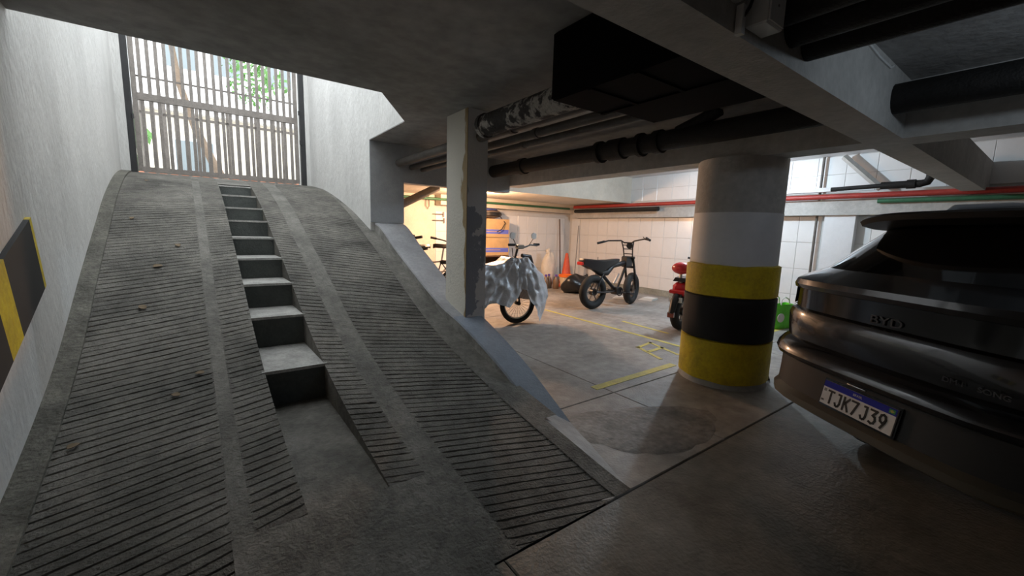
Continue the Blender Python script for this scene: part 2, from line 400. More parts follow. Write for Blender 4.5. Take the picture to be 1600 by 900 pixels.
# smooth toe between the lanes
strip('ramp_toe', M['ramp_smooth'], .02, .94, 1.30, 2.02, .001, 6, 12)
lz = [(1.9, P(1.9)-.004), (2.3,.125), (2.8, .15), (3.36, .165)]
MB().loft([[(ux(.30,y),y,interp(lz,y,False)) , (ux(.74,y),y,interp(lz,y,False))] for y in (1.9,2.1,2.3,2.6,3.0,3.37)], closed=False).build('step_landing', M['ramp_smooth'], ramp)
SH = [(3.34,.433),(4.05,.700),(4.55,.930),(5.04,1.143),(5.51,1.345),(5.94,1.537),(6.33,1.700),(6.86,1.880),(7.45,2.045)]
zprev = .10
for i, (y, z) in enumerate(SH):
    y1 = SH[i+1][0]+.03 if i+1 < len(SH) else y+.12
    x0, x1 = ux(.30,y), ux(.74,y)
    st = MB(); j = .006
    st.loft([[(x0,y+.01,zprev-.1),(x1,y+.01,zprev-.1),(x1,y1,zprev-.1),(x0,y1,zprev-.1)],
             [(x0,y+.006,z-.02),(x1,y+.006,z-.02),(x1,y1,z-.02),(x0,y1,z-.02)]]).build('step_riser', M['riser'], ramp)
    st = MB(); st.loft([[(x0,y,z-.021),(x1,y,z-.021),(x1,y1,z-.021),(x0,y1,z-.021)],[(x0,y+j,z),(x1,y+j,z),(x1,y1,z),(x0,y1,z)]]).build('step_tread', M['tread'], ramp)
    zprev = z
strip('ramp_crest', M['ramp_smooth'], .30, .74, 7.50, YT, -.001, 2, 10)
MB().box(-1.3,2.25,9.55,9.62,-.2,2.25).build('light_block_face', M['parapet'], ramp)  # unseen face added to stop sky light leaking in under the ramp
# slope spilling from the kerb to the floor at the ramp foot
strip('kerb_edge', M['ramp_smooth'], 1.912, 2.04, 2.15, YT, .003, 2, 80)
MB().loft([[RP(1.912,y,.003),(ux(1.912,y)+.02+.42*(y-1.38),y,-.004)] for y in [1.376+1.0*i/10 for i in range(11)]], closed=False).build('kerb_slope', M['floor'], ramp, smooth=40)

# parapet
PT = [(2.20,.012),(2.36,.10),(2.8,.33),(3.45,.585),(3.95,.735),(5.0,1.215),(5.75,1.56),(9.5,1.60)]
par = bpy.data.objects.new('parapet_wall', None); COL.objects.link(par); struct(par, 'sloping parapet wall beside the ramp')
ys = [2.20,2.24,2.28]+[2.34+.126*i for i in range(28)]+[5.75,9.5]
def pedge(y): return 1.985-.045*(y-2.2)
MB().loft([[(pedge(y),y,-.05),(pedge(y),y,max(interp(PT,y)-.02,0)),(2.215,y,max(interp(PT,y)-.02,0)),(2.215,y,-.05)] for y in ys]).build('parapet_body', M['parapet'], par, smooth=30)
MB().loft([[(pedge(y)-.004,y,interp(PT,y)-.02),(pedge(y)+.004,y,interp(PT,y)),(2.22,y,interp(PT,y)),(2.22,y,interp(PT,y)-.02)] for y in ys if y > 3.5]).build('parapet_cap', M['parapet_top'], par, smooth=30)
MB().loft([[(pedge(y)-.004,y,interp(PT,y)-.02),(pedge(y)+.004,y,interp(PT,y)),(2.22,y,interp(PT,y)),(2.22,y,interp(PT,y)-.02)] for y in ys if y < 3.6]).build('parapet_cap', M['cool_lit_paint'], par, smooth=30)['label'] = 'grey painted foot of the parapet cap, cool light in its colour'

# pillar on the parapet
pil = bpy.data.objects.new('pillar', None); COL.objects.link(pil); pil.location = (2.03, 3.56, 0); struct(pil, 'square pillar with peeling paint beside the ramp')
PX, PY = .225, .43
MB().box(.004,PX,.004,PY,.45,2.66).build('pillar_core', M['beam'], pil)
MB().box(.002,PX+.002,-.003,.005,.50,2.65).build('paint_layer', M['peel_front'], pil)['label'] = 'blue-grey peeling paint on the pillar front'
MB().box(-.003,.005,-.001,PY,.50,2.65).build('paint_layer', M['peel_side'], pil)['label'] = 'cream stained paint on the pillar side'

# ------------------------------------------------------------------ ceiling slabs and beams
ZS = 2.65
ceiling = bpy.data.objects.new('ceiling', None); COL.objects.link(ceiling); struct(ceiling, 'low stained concrete ceiling')
MB().prism([(-1.3,-5.4),(4.4,-5.4),(4.4,5.9),(1.77,5.9),(1.77,4.49),(1.25,3.69),(-1.3,3.69)], ZS, 2.662).build('soffit', M['soffit'], ceiling)
# upstand around the ramp opening
MB().prism([(1.25,3.69),(1.77,4.49),(1.77,5.9),(2.3,5.9),(2.3,3.3),(-1.3,3.3),(-1.3,3.69)], 2.663, 6.2).build('opening_upstand', M['wall'], ceiling)  # unseen upper part built taller to hold back sky light
MB().prism([(-1.3,-5.4),(4.4,-5.4),(4.4,5.9),(2.3,5.9),(2.3,3.3),(-1.3,3.3)], 2.663, 3.2).build('slab_body', M['soffit'], ceiling)
MB().box(4.4,9.6,-5.4,7.1,2.98,3.2).build('hall_soffit', M['white'], ceiling)
MB().prism([(4.39,7.1),(9.6,7.1),(9.6,9.9),(2.2,9.9),(2.2,5.9),(4.39,5.9)], 2.32, 3.2).build('storage_soffit', M['cream'], ceiling)
ZB = 2.25
struct(box('ceiling_beam', M['beam'], .2, 9.1, .85, 1.08, ZB, 2.66), 'long concrete beam crossing above the car')
struct(box('ceiling_beam', M['beam'], 4.10, 4.40, -5.3, .85, ZB, 2.99), 'concrete beam at the right above the car')
struct(box('ceiling_beam', M['beam'], 4.10, 4.40, 1.08, 5.9, ZB, 2.99), 'concrete beam resting on the round column')
struct(box('ceiling_beam', M['grey_wall'], 2.22, 4.10, 5.75, 5.95, 2.14, 2.66), 'grey beam over the storage opening')
struct(box('ceiling_beam', M['cream'], 4.45, 9.0, 9.05, 9.35, 2.08, 2.33), 'cream beam along the back storage wall')

# ------------------------------------------------------------------ walls
MB().loft([[(ux(-.78,y),y,-.1),(ux(-.78,y)-.3,y,-.1),(ux(-.78,y)-.3,y,5.6),(ux(-.78,y),y,5.6)] for y in (-5.3,2,6,9.2)]).build('wall_left', M['wall'])  # carried up out of view to cut sideways sky light
struct(bpy.data.objects['wall_left'], 'rough white plaster wall along the ramp')
struct(MB().prism([(1.77,5.76),(2.24,5.76),(2.24,9.2),(1.44,9.2),(1.51,8.45)], 1.40, 5.6).build('wall_ramp', M['wall']), 'white plaster wall between ramp and storage')  # top raised out of view to dim the sky light below
wr = bpy.data.objects['wall_ramp']
box('grey_end_face', M['grey_wall'], 1.772, 2.242, 5.74, 5.762, 1.565, 2.649, wr)
box('skirting_piece', M['white'], 2.0, 2.238, 5.75, 5.9, 1.30, 1.56, wr)
struct(box('wall_front', M['soffit'], -1.3, 9.6, -5.5, -5.2, -.1, 3.2), 'dark wall behind the viewer')
wb = struct(box('wall_back', M['grout'], 2.2, 9.3, 9.37, 9.6, -.1, 3.2), 'back wall of the storage area, warmly lit')
wf = struct(box('wall_right', M['grout'], 9.02, 9.3, -5.4, 9.6, -.1, 3.2), 'long tiled wall at the far side')
# tiles (each a piece), mesh data shared
def tile_mesh(name, a, h, axis):
    b = .004
    t = MB()
    if axis == 'x': t.loft([[(0,0,0),(0,a,0),(0,a,h),(0,0,h)],[(-.012,0,0),(-.012,a,0),(-.012,a,h),(-.012,0,h)],[(-.016,b,b),(-.016,a-b,b),(-.016,a-b,h-b),(-.016,b,h-b)]])
    else: t.loft([[(0,0,0),(a,0,0),(a,0,h),(0,0,h)],[(0,-.012,0),(a,-.012,0),(a,-.012,h),(0,-.012,h)],[(b,-.016,b),(a-b,-.016,b),(a-b,-.016,h-b),(b,-.016,h-b)]])
    return t
proto = None
def lay(parent, axis, c, a0, a1, zs, tw, skip=lambda a: False):
    proto = {}
    a = a0
    while a+tw <= a1+1e-6:
        if not skip(a):
            for z0, z1 in zs:
                k = round(z1-z0,3); loc = (c, a, z0) if axis == 'x' else (a, c, z0)
                if k not in proto:
                    o = tile_mesh('tile', tw-.004, k-.004, axis).build('tile', M['tile'], parent); o.location = loc; proto[k] = o
                else:
                    dup(proto[k], parent, loc)
        a += tw
rows = [(.15,.45),(.45,.95),(.95,1.45),(1.45,1.93)]
lay(wf, 'x', 9.02, 1.0, 9.28, rows, .36, skip=lambda a: 2.2 < a < 2.75)
lay(wf, 'x', 9.02, -.4, 8.9, [(2.36,2.66),(2.66,2.97)], .42)
lay(wb, 'y', 9.37, 4.46, 9.0, rows, .36)
MB().box(2.24,4.44,9.34,9.37,0,2.32).build('plaster_panel', M['cream'], wb)
MB().box(8.97,9.03,3.0,9.35,0,.15).build('skirting', M['dirty_base'], wf)
MB().box(2.3,9.0,9.31,9.37,0,.15).build('skirting', M['dirty_base'], wb)
# ledge under the red pipe
struct(box('trim_1', M['beam'], 8.80, 9.03, -.6, 9.0, 1.94, 2.20), 'grey ledge under the red pipe')
struct(box('trim_2', M['white'], 8.86, 9.03, 2.28, 2.72, 0, 1.945), 'white pilaster on the tiled wall')
struct(box('trim_3', M['beam'], 8.70, 9.03, .95, 1.7, 0, 1.945), 'grey pilaster beside the parked car')
struct(box('trim_4', M['white'], 8.2, 9.03, -1.2, -.55, 2.05, 2.98), 'white wall return above the car roof')

# ------------------------------------------------------------------ round column
CC = (4.38, 2.10)
colm = bpy.data.objects.new('column', None); COL.objects.link(colm); colm.location = (CC[0],CC[1],0); struct(colm, 'thick round concrete column')
MB().lathe([(.43,-.02),(.415,.06),(.405,.1),(.405,1.2)], n=48).build('column_base', M['beam'], colm, smooth=40)
MB().lathe([(.407,1.2),(.407,1.74)], n=48).build('pale_band', M['white'], colm, smooth=40)  # paler than the column parts above and below
MB().lathe([(.404,1.74),(.404,ZB+.01)], n=48).build('column_top', M['beam'], colm, smooth=40)
pad = thing('column_pad', 'yellow and black foam bumper wrapped around the round column', 'bumper pad', (CC[0],CC[1],0))
rnd = random.Random(2)
def ring(r, z, amp=.004, dz=0, ph=0): return [((r+amp*math.sin(5*a+ph)+amp*.5*math.sin(11*a))*math.cos(a), (r+amp*math.sin(5*a+ph)+amp*.5*math.sin(11*a))*math.sin(a), z+dz*math.sin(3*a+ph)+dz*.6*math.sin(8*a)) for a in [2*math.pi*k/64 for k in range(64)]]
for nm, m, z0, z1, lb in (('pad_band','yellow',.05,.475,'lower yellow band'),('pad_band','black_foam',.475,.915,'black middle band'),('pad_band','yellow',.915,1.235,'upper yellow band')):
    zz = [z0+.002,z0+.012]+[z0+(z1-z0)*q for q in (.25,.5,.75)]+[z1-.012,z1-.002]
    rr = [.415]+[.436]*5+[.415]
    if m == 'black_foam': rr = [.42]+[.437]*5+[.42]
    b = MB().loft([ring(r,z,.0035,.006 if z < .1 or z > 1.2 else 0) for r,z in zip(rr,zz)], True, True)
    o = b.build(nm, M[m], pad, smooth=35); o['label'] = lb
MB().tube([(.31,-.31,.10),(.33,-.325,.06),(.35,-.34,.0)], .012, 6).build('loose_strip', M['black_foam'], pad)

# ------------------------------------------------------------------ pipes, duct
def pipe(name, pts, r, m, label, couplings=(), cat='pipe', group=None, n=16):
    t = thing(name, label, cat, pts[0], 0, group)
    q = [Vector(p)-Vector(pts[0]) for p in pts]
    MB().tube(q, r, n).build('pipe_run', m, t, smooth=50)
    d = (q[-1]-q[0]).normalized()
    for (c, ln, rr) in couplings:
        MB().tube([q[0]+d*c, q[0]+d*(c+ln)], r*rr, n).build('pipe_coupling', m, t, smooth=50)
    return t
pipe('drain_pipe', [(3.76,-5.0,2.45),(3.76,5.74,2.45)], .096, M['pipe'], 'long thick black drain pipe running under the beams',
     [(8.1,.20,1.22),(8.42,.06,1.3),(7.62,.08,1.22),(7.85,.05,1.28),(2.0,.12,1.2),(9.9,.1,1.2)])
MB().tube([(0,7.45,.06),(0,7.2,.13),(0,7.05,.19)], .06, 12).build('branch_pipe', M['pipe'], bpy.data.objects['drain_pipe'], smooth=50)
t = pipe('insulated_pipe', [(2.02,3.25,2.42),(2.02,1.90,2.42)], .095, M['pipe_peel'], 'fat pipe with peeling lagging entering the black duct', [(0,.05,1.1)])
pipe('supply_pipe', [(2.17,1.4,2.40),(2.17,5.74,2.40)], .05, M['pipe_grey'], 'thick brown pipe under the ceiling, nearest the ramp', [(1.6,.05,1.2)])
pipe('supply_pipe', [(2.36,1.4,2.36),(2.36,5.74,2.36)], .038, M['pipe_grey'], 'middle brown pipe under the ceiling beside the thick one', [(1.5,.05,1.2)])
pipe('supply_pipe', [(2.52,1.4,2.34),(2.52,5.74,2.34)], .03, M['pipe_grey'], 'thin brown pipe under the ceiling, farthest from the ramp', [(1.9,.05,1.2)])
for x_, z_, lb in ((1.90,2.42,'closest to the junction box'),(2.08,2.40,'in the middle of three'),(2.26,2.39,'farthest from the junction box')):
    pipe('black_overhead_pipe', [(x_,-5.0,z_),(x_,.849,z_)], .075, M['pipe'], 'thick black overhead pipe above the car, '+lb, group='black overhead pipes')
duct = thing('air_duct', 'large black box duct hanging under the ceiling beside the beam', 'duct', (1.67,1.08,2.27))
def rbox(x0,x1,y0,y1,z0,z1,b=.012):
    return MB().loft([[(x0+b,y0+b,z0),(x1-b,y0+b,z0),(x1-b,y1-b,z0),(x0+b,y1-b,z0)],[(x0,y0,z0+b),(x1,y0,z0+b),(x1,y1,z0+b),(x0,y1,z0+b)],[(x0,y0,z1-b),(x1,y0,z1-b),(x1,y1,z1-b),(x0,y1,z1-b)],[(x0+b,y0+b,z1),(x1-b,y0+b,z1),(x1-b,y1-b,z1),(x0+b,y1-b,z1)]])
rbox(0,.42,.005,.86,.0,.378).build('duct_box', M['duct'], duct)
rbox(.421,.92,.005,.81,.02,.378).build('duct_box', M['duct'], duct)
for yy in (.25,.55): MB().box(.01,.41,yy,yy+.025,-.008,.0).build('duct_rib', M['duct'], duct)
MB().box(.405,.43,.01,.84,-.008,.0).build('duct_seam', M['duct'], duct)

# wall pipes on the far wall
pipe('red_fire_pipe', [(8.72,-4.8,2.25),(8.72,8.9,2.25)], .045, M['red_pipe'], 'red fire pipe running along the far wall', [(3.6,.06,1.25),(9.2,.06,1.25)])
pipe('black_wall_pipe', [(8.66,6.0,2.13),(8.66,8.8,2.13)], .05, M['pipe'], 'short black pipe under the red pipe, above the tiles')
pipe('green_pipe', [(8.76,-4.8,2.155),(8.76,2.0,2.155)], .035, M['green_pipe'], 'green pipe under the red one above the car')
pipe('green_storage_pipe', [(2.3,8.99,2.2),(8.6,8.99,2.2)], .03, M['green_pipe'], 'thin green pipe along the back storage beam')
t = thing('black_elbow_pipe', 'black drain elbow resting above the red pipe behind the beam', 'pipe', (8.6,1.6,2.38))
MB().tube([(0,.35,0),(0,-.1,.0),(0,-.17,.02),(0,-.2,.09),(0,-.2,.30)], .055, 12).build('elbow', M['pipe'], t, smooth=50)
MB().tube([(0,1.0,-.02),(0,.33,0)], .035, 10).build('feed', M['pipe'], t, smooth=50)
MB().tube([(0,.05,0),(0,-.05,0)], .068, 12).build('collar', M['pipe'], t, smooth=50)
tag(box('cable_channel', M['pvc'], 8.62, 8.70, 2.55, 3.6, 2.33, 2.40), 'white plastic cable channel above the red pipe', 'cable channel')
cd = pipe('vertical_conduit', [(8.93,2.86,2.97),(8.93,2.86,.05)], .022, M['pipe_grey'], 'thin dark vertical conduit on the tiled wall', n=8)
cd = pipe('diagonal_brace', [(8.85,2.55,2.93),(8.85,2.0,2.36)], .05, M['beam'], 'grey diagonal brace against the upper tiles', cat='brace', n=4)
# diagonal pipe in storage (left)
pipe('storage_drain_pipe', [(2.5,7.5,1.74),(3.62,7.5,2.31)], .075, M['pipe_grey'], 'slanting grey drain pipe seen above the bicycles')
for i,(yy,zz) in enumerate(((6.3,2.27),(6.7,2.28))):
    pipe('ceiling_batten', [(2.25,yy,zz),(4.38,yy,zz)], .03, M['card'], ('nearer' if i == 0 else 'farther')+' wooden batten under the storage ceiling', cat='batten', n=4)

# junction box + conduit on the long beam
jb = thing('junction_box', 'white junction box fixed to the concrete beam', 'junction box', (1.68,.85,2.285))
rbox(0,.13,-.08,-.001,0,.14,.006).build('box_body', M['pvc'], jb)
MB().box(.008,.122,-.086,-.08,.008,.132).build('box_cover', M['pvc'], jb)
MB().tube([(.065,-.088,.07),(.065,-.082,.07)], .005, 8).build('screw', M['metal_grey'], jb)
wl = thing('security_camera', 'round white camera mount with cable on the beam', 'camera', (1.58,.85,2.40))
MB().lathe([(.055,-.001),(.055,-.02),(.03,-.05),(.0,-.055)], n=20, axis='y').build('mount_plate', M['pvc'], wl, smooth=40)
MB().tube([(.02,-.03,.03),(.05,-.06,.0),(.045,-.04,-.07),(.03,-.015,-.12)], .006, 8).build('cable', M['bike_black'], wl, smooth=60)
MB().box(.02,.045,-.03,-.005,-.16,-.06).build('clip', M['pvc'], wl)
pipe('thin_cable', [(3.0,.845,2.62),(3.3,.845,2.60),(3.55,.845,2.60),(3.6,.845,2.62)], .008, M['pvc'], 'thin white cable clipped along the beam top', n=6, cat='cable')

# ------------------------------------------------------------------ lamps
def lamp(label, loc, power, color, bm, up, rad=.05):
    t = thing('ceiling_lamp', label, 'lamp', loc)
    MB().lathe([(.05,up),(.05,up-.015),(.022,up-.017),(.022,.07),(.016,.066)], n=16).build('socket', M['pvc'], t, smooth=40)
    MB().lathe([(.016,.066),(.03,.05),(.042,.03),(.04,.005),(.025,-.015),(.002,-.02)], n=16).build('bulb', bm, t, smooth=60)
    l = bpy.data.lights.new('lamp_light', 'POINT'); l.energy = power; l.color = color; l.shadow_soft_size = rad
    lo = bpy.data.objects.new('lamp_light', l); COL.objects.link(lo); lo.parent = t; lo.location = (0,0,-.085)
    return t
lamp('warm bulb hanging over the bicycles in the storage area', (4.60,7.60,2.22), WARM_POWER, (1.0,.60,.36), M['bulb_warm'], .10)
lamp('cool bulb under the hall ceiling behind the round column', (7.00,3.80,2.82), COOL_POWER, (.70,.86,1.0), M['bulb_cool'], .16)
lamp('cool bulb under the ceiling to the right of the viewer', (3.05,-.45,2.5), SIDE_POWER, (.72,.85,1.0), M['bulb_cool'], .15)

# ------------------------------------------------------------------ gate
gate = thing('ramp_gate', 'beige metal bar gate closing the top of the ramp', 'gate', (0,8.45,2.2))
gx0, gx1 = -.90, 1.42
def gbar(x0,x1,z0,z1,y0=-.02,y1=.02,name='bar',m='gate',parent=gate): return MB().box(x0,x1,y0,y1,z0,z1).build(name, M[m], parent)
gbar(gx0+.06,gx0+.12,.04,2.3,name='stile'); gbar(gx1-.14,gx1-.08,.04,2.3,name='stile')
gbar(gx0+.12,gx1-.14,.03,.10,name='bottom_rail',y0=-.025,y1=.025)
gbar(gx0+.12,gx1-.14,1.07,1.17,name='middle_rail',y0=-.028,y1=.028)
gbar(gx0+.12,gx1-.14,1.40,1.425,name='upper_rail',y0=.015,y1=.03)
gbar(gx0+.12,gx1-.14,2.24,2.3,name='top_rail',y0=-.025,y1=.025)
gbar(gx0-.02,gx0+.05,-.02,2.4,name='track_post',m='gate_dark',y0=-.05,y1=.06); gbar(gx1-.05,gx1+.03,-.02,2.4,name='track_post',m='gate_dark',y0=-.05,y1=.06)
MB().box(-1.2,gx0-.021,-.06,.14,-.1,3.4).build('jamb', M['wall'], gate)
MB().box(gx1+.031,1.62,-.06,.14,-.1,3.4).build('jamb', M['wall'], gate)
nb = 21; proto = None
for i in range(nb):
    x = gx0+.12+(gx1-gx0-.26)*(i+.5)/nb
    if proto is None: proto = MB().box(-.022,.022,-.018,.018,.08,2.26).build('bar', M['gate'], gate); proto.location = (x,0,0)
    else: dup(proto, gate, (x,0,0))
for x, z in ((gx0+.05,.78),(gx1-.055,.72),(gx1-.06,1.22)):
    MB().tube([(x,-.06,z),(x,-.06,z+.07)], .016, 8).build('latch', M['gate_dark'], gate)
# street railing behind
rl = thing('street_railing', 'beige street railing standing behind the ramp gate', 'railing', (0,9.75,2.28))
proto = None
for i in range(19):
    x = -1.1+2.9*(i+.5)/19
    if proto is None: proto = MB().box(-.024,.024,-.015,.015,0,1.32).build('bar', M['gate'], rl); proto.location = (x,0,0)
    else: dup(proto, rl, (x,0,0))
MB().box(-1.15,1.85,-.015,.015,.10,.15).build('rail', M['gate'], rl); MB().box(-1.15,1.85,-.015,.015,1.05,1.09).build('rail', M['gate'], rl)

# ------------------------------------------------------------------ street beyond
struct(box('ground_street', M['street'], -14, 12, 9.6, 40, 2.0, 2.275), 'street outside the gate')
bd = thing('street_building', 'cream house with white upper floor across the street', 'building', (-3,20,2.27))
MB().box(-9,12,0,4,0,3.3).build('lower_wall', M['facade'], bd)
MB().box(-9,12,-.15,4,3.3,10.5).build('upper_wall', M['facade_white'], bd)
MB().box(-9,12,-.4,0,3.15,3.4).build('ledge', M['facade_white'], bd)
for x in (1.9,3.3,5.0):
    wn = MB().box(x,x+1.05,-.2,-.14,4.6,5.9).build('window', M['facade_white'], bd)
    MB().box(x+.07,x+.49,-.215,-.2,4.7,5.8).build('pane', M['pane'], wn); MB().box(x+.56,x+.98,-.215,-.2,4.7,5.8).build('pane', M['pane'], wn)
for x in (2.0,6.2):
    wn = MB().box(x,x+1.3,-.06,.0,.9,2.3).build('window', M['facade_white'], bd)
    MB().box(x+.08,x+1.22,-.07,-.06,1.0,2.2).build('pane', M['pane'], wn)
tag(box('street_planter', M['brick_red'], -6, 8, 16.5, 17.0, 2.27, 2.95), 'low red-brown planter wall along the far pavement', 'planter')
def tree(label, base, trunk, r, crowns, seed):
    t = thing('street_tree', label, 'tree', base, 0, 'street trees beyond the gate'); rnd = random.Random(seed)
    MB().tube(trunk, r, 8).build('trunk', M['bark'], t, smooth=60)
    lm = MB()
    for (c, rad, n) in crowns:
        for _ in range(n):
            v = Vector((rnd.gauss(0,1),rnd.gauss(0,1),rnd.gauss(0,1))).normalized()*rad*rnd.random()**.4; p = Vector(c)+v
            a = Vector((rnd.gauss(0,1),rnd.gauss(0,1),rnd.gauss(0,1))).normalized(); b = a.orthogonal().normalized()
            s = rnd.uniform(.07,.14)
            lm.add([p-a*s,p+b*s*.5,p+a*s,p-b*s*.5],[(0,1,2,3)])
    o = lm.build('foliage', M['leaf'], t); o['kind'] = 'stuff'
tree('leaning street tree seen through the right half of the gate', (-.1,13.5,2.27), [(.6,0,0),(.25,0,.7),(-.1,0,1.6),(-.35,0,2.6),(-.5,0,4)], [.11,.10,.085,.07,.05],
     [((1.3,0,3.1),.8,240),((-.6,0,5.2),1.2,300)], 5)
tree('young leafy tree at the left edge of the gate', (-1.6,11.6,2.27), [(0,0,0),(.05,0,1),(0,0,2)], [.05,.04,.03], [((.25,0,1.05),.42,260),((.2,0,.4),.3,100)], 6)

# ------------------------------------------------------------------ hazard board on the left wall
hb = thing('hazard_board', 'black and yellow striped foam board on the left ramp wall', 'hazard board', (-.845,0,0))
def wallpoly(pts, name, m, d0=0, d1=.022):
    b = MB(); n = len(pts)
    f = lambda y,d: ux(-.78,y)+.845+d
    b.loft([[(f(y,d0),y,z) for y,z in pts],[(f(y,d1),y,z) for y,z in pts]]).build(name, M[m], hb)
A, B, Cc, D = (3.53,1.50),(3.67,1.09),(2.17,.50),(2.03,.92)
def mixp(a, b, t): return (a[0]+(b[0]-a[0])*t, a[1]+(b[1]-a[1])*t)
stripes = [(0,.025,'yellow'),(.025,.35,'black_foam'),(.35,.48,'yellow'),(.48,.80,'black_foam'),(.80,.93,'yellow'),(.93,1,'black_foam')]
for t0, t1, m in stripes:
    wallpoly([mixp(A,D,t0),mixp(A,D,t1),mixp(B,Cc,t1),mixp(B,Cc,t0)], 'stripe', m)

# ------------------------------------------------------------------ floor lines
def line(pts, wd, label, group=None):
    (x0,y0),(x1,y1) = pts; d = Vector((x1-x0,y1-y0)).normalized(); n = Vector((-d.y,d.x))*wd/2
    o = MB().prism([(x0+n.x,y0+n.y),(x1+n.x,y1+n.y),(x1-n.x,y1-n.y),(x0-n.x,y0-n.y)], .0005, .0035).build('parking_line', M['tape'])
    return tag(o, label, 'floor marking', group)
line([(5.16,5.95),(5.09,2.35)], .07, 'long yellow line running past the covered bike to the column')
line([(2.93,2.60),(4.3,2.62)], .09, 'short thick yellow line in front of the round column')
line([(5.70,4.50),(5.62,3.55)], .06, 'short yellow line between the black bike and the red scooter')
line([(6.6,2.74),(8.3,2.78)], .08, 'yellow line under the green bag')
mk = thing('bay_letter', 'yellow letter painted on the floor beside the column', 'floor marking', (0,0,0))
def stroke(a, b, wd=.05):
    d = (Vector(b)-Vector(a)).normalized(); n = Vector((-d.y,d.x))*wd/2; a = Vector(a)-d*wd/2; b = Vector(b)+d*wd/2
    MB().prism([(a.x+n.x,a.y+n.y),(b.x+n.x,b.y+n.y),(b.x-n.x,b.y-n.y),(a.x-n.x,a.y-n.y)], .0005, .0035).build('stroke', M['tape'], mk)
LT, LB, RT, RB = (4.56,3.30),(4.88,3.37),(4.37,2.83),(4.70,2.80)
stroke((4.55,3.30),(4.90,3.36)); stroke((4.55,3.30),(4.36,2.84)); stroke((4.90,3.36),(4.72,2.83)); stroke((4.50,3.10),(4.83,3.12),.06)

# ------------------------------------------------------------------ parked car
CA = R(31)
fw = Vector((math.cos(CA),-math.sin(CA)))
car = thing('parked_car', 'dark grey SUV parked with its rear to the ramp', 'car', (2.65-.05*fw.x,.56-.05*fw.y,0), -CA)
SR_ = [(.47,.14),(.49,.05),(.52,.0),(.56,.0),(.585,.035),(.66,.05),(.755,.062),(.775,.02),(.80,.008),(.84,.02),(.872,.055),(.885,.085),(.95,.08),(1.03,.09),(1.06,.105),(1.07,.135),(1.12,.135),(1.19,.13),(1.20,.085),(1.225,.072),(1.255,.08),(1.275,.12),(1.33,.22),(1.60,.60),(1.635,.72),(1.66,1.0),(1.675,1.5)]
W_ = [(.47,.85),(.52,.905),(.58,.915),(.70,.935),(.80,.945),(.88,.935),(1.0,.935),(1.1,.91),(1.19,.885),(1.2,.87),(1.26,.845),(1.33,.80),(1.60,.69),(1.64,.62),(1.66,.56),(1.675,.45)]
F_ = [(.47,4.55),(.6,4.68),(.85,4.66),(.95,4.45),(1.02,3.7),(1.1,3.45),(1.33,3.0),(1.60,2.45),(1.66,2.2),(1.675,2.0)]
def cpt(z, t, off=0.0):
    s0, s1, wv = interp(SR_,z,False), interp(F_,z,False), interp(W_,z,False)
    a = (s1-s0)/2; nn = 5.0 if z < 1.3 else 4.2
    c, q = math.cos(t), math.sin(t)
    return (s0+a-(a+off)*math.copysign(abs(c)**(2/nn),c), (wv+off)*math.copysign(abs(q)**(2/nn),q), z)
def tvals(t0, t1, n):
    # denser near the rear face
    return [t0+(t1-t0)*i/n for i in range(n+1)]
# t such that lateral fraction = f on the rear face
def tf(f, nn=5.0): return math.copysign(math.asin(min(1,abs(f)**(nn/2))), f)
def car_ts(): 
    fs = [-.9999,-.995,-.985,-.97,-.95,-.92,-.88,-.82,-.74,-.64,-.5,-.33,-.16,0,.16,.33,.5,.64,.74,.82,.88,.92,.95,.97,.985,.995,.9999]
    rear = [tf(f) for f in fs]
    side = [rear[-1]+(math.pi-rear[-1])*i/30 for i in range(1,30)]
    return rear+side+[math.pi]+[-x for x in side[::-1]][:]+[]
def car_band(name, m, z0, z1, off=0.0, ts=None, closed=True, extra=(), parent=car, label=None, cap_top=False):
    zs = sorted(set([z0,z1]+[z for z,_ in SR_ if z0 < z < z1]+list(extra)))
    ts = ts or car_ts()
    b = MB(); b.loft([[cpt(z,t,off) for t in ts] for z in zs], closed, False)
    if cap_top:
        n = len(ts); b.f.append(tuple((len(zs)-1)*n+i for i in range(n)))
    o = b.build(name, m, parent, smooth=32)
    if label: o['label'] = label
    return o
car_band('lower_lip', M['car_lip'], .47, .585, label='lower lip of the bumper with a bronze reflection in its colour')
car_band('bumper_insert', M['car_plastic'], .585, .775, label='matt black bumper insert')
bump = car_band('bumper', M['car'], .775, .885)
body = car_band('body', M['car'], .885, 1.065)
car_band('light_strip', M['car_black'], 1.065, 1.20, label='gloss black strip between the tail lamps')
car_band('shoulder', M['car'], 1.20, 1.33)
car_band('greenhouse', M['glass'], 1.33, 1.60, extra=(1.4,1.5), label='dark tinted windows')
car_band('roof', M['car'], 1.60, 1.675, cap_top=True)
# C-pillars at the rear corners
for sg in (1,-1):
    ts = [sg*tf(f,4.2) for f in (.955,.97,.985,.995,.9999)]
    car_band('rear_pillar', M['car'], 1.33, 1.60, off=.006, ts=ts, closed=False, extra=(1.4,1.5))
    ts = [sg*tf(f) for f in (.80,.86,.90,.94,.965,.985,.995,.9999)]
    lt = car_band('tail_lamp', M['tail'], 1.075, 1.195, off=.012, ts=ts, closed=False, extra=(1.10,1.15), label='dark red tail lamp')
    ts = [sg*tf(f) for f in (.86,.90,.94,.965,.985,.995,.9999)]
    MB().loft([[cpt(z,q,o_) for q in ts] for z,o_ in ((1.03,.004),(1.05,.012),(1.075,.012))], False).build('lamp_corner', M['tail'], lt, smooth=40)
    # reflector and vent in the bumper corner
    ts = [sg*tf(f) for f in (.80,.86,.91,.95,.975)]
    car_band('corner_reflector', M['tail'], .69, .725, off=.008, ts=ts, closed=False)
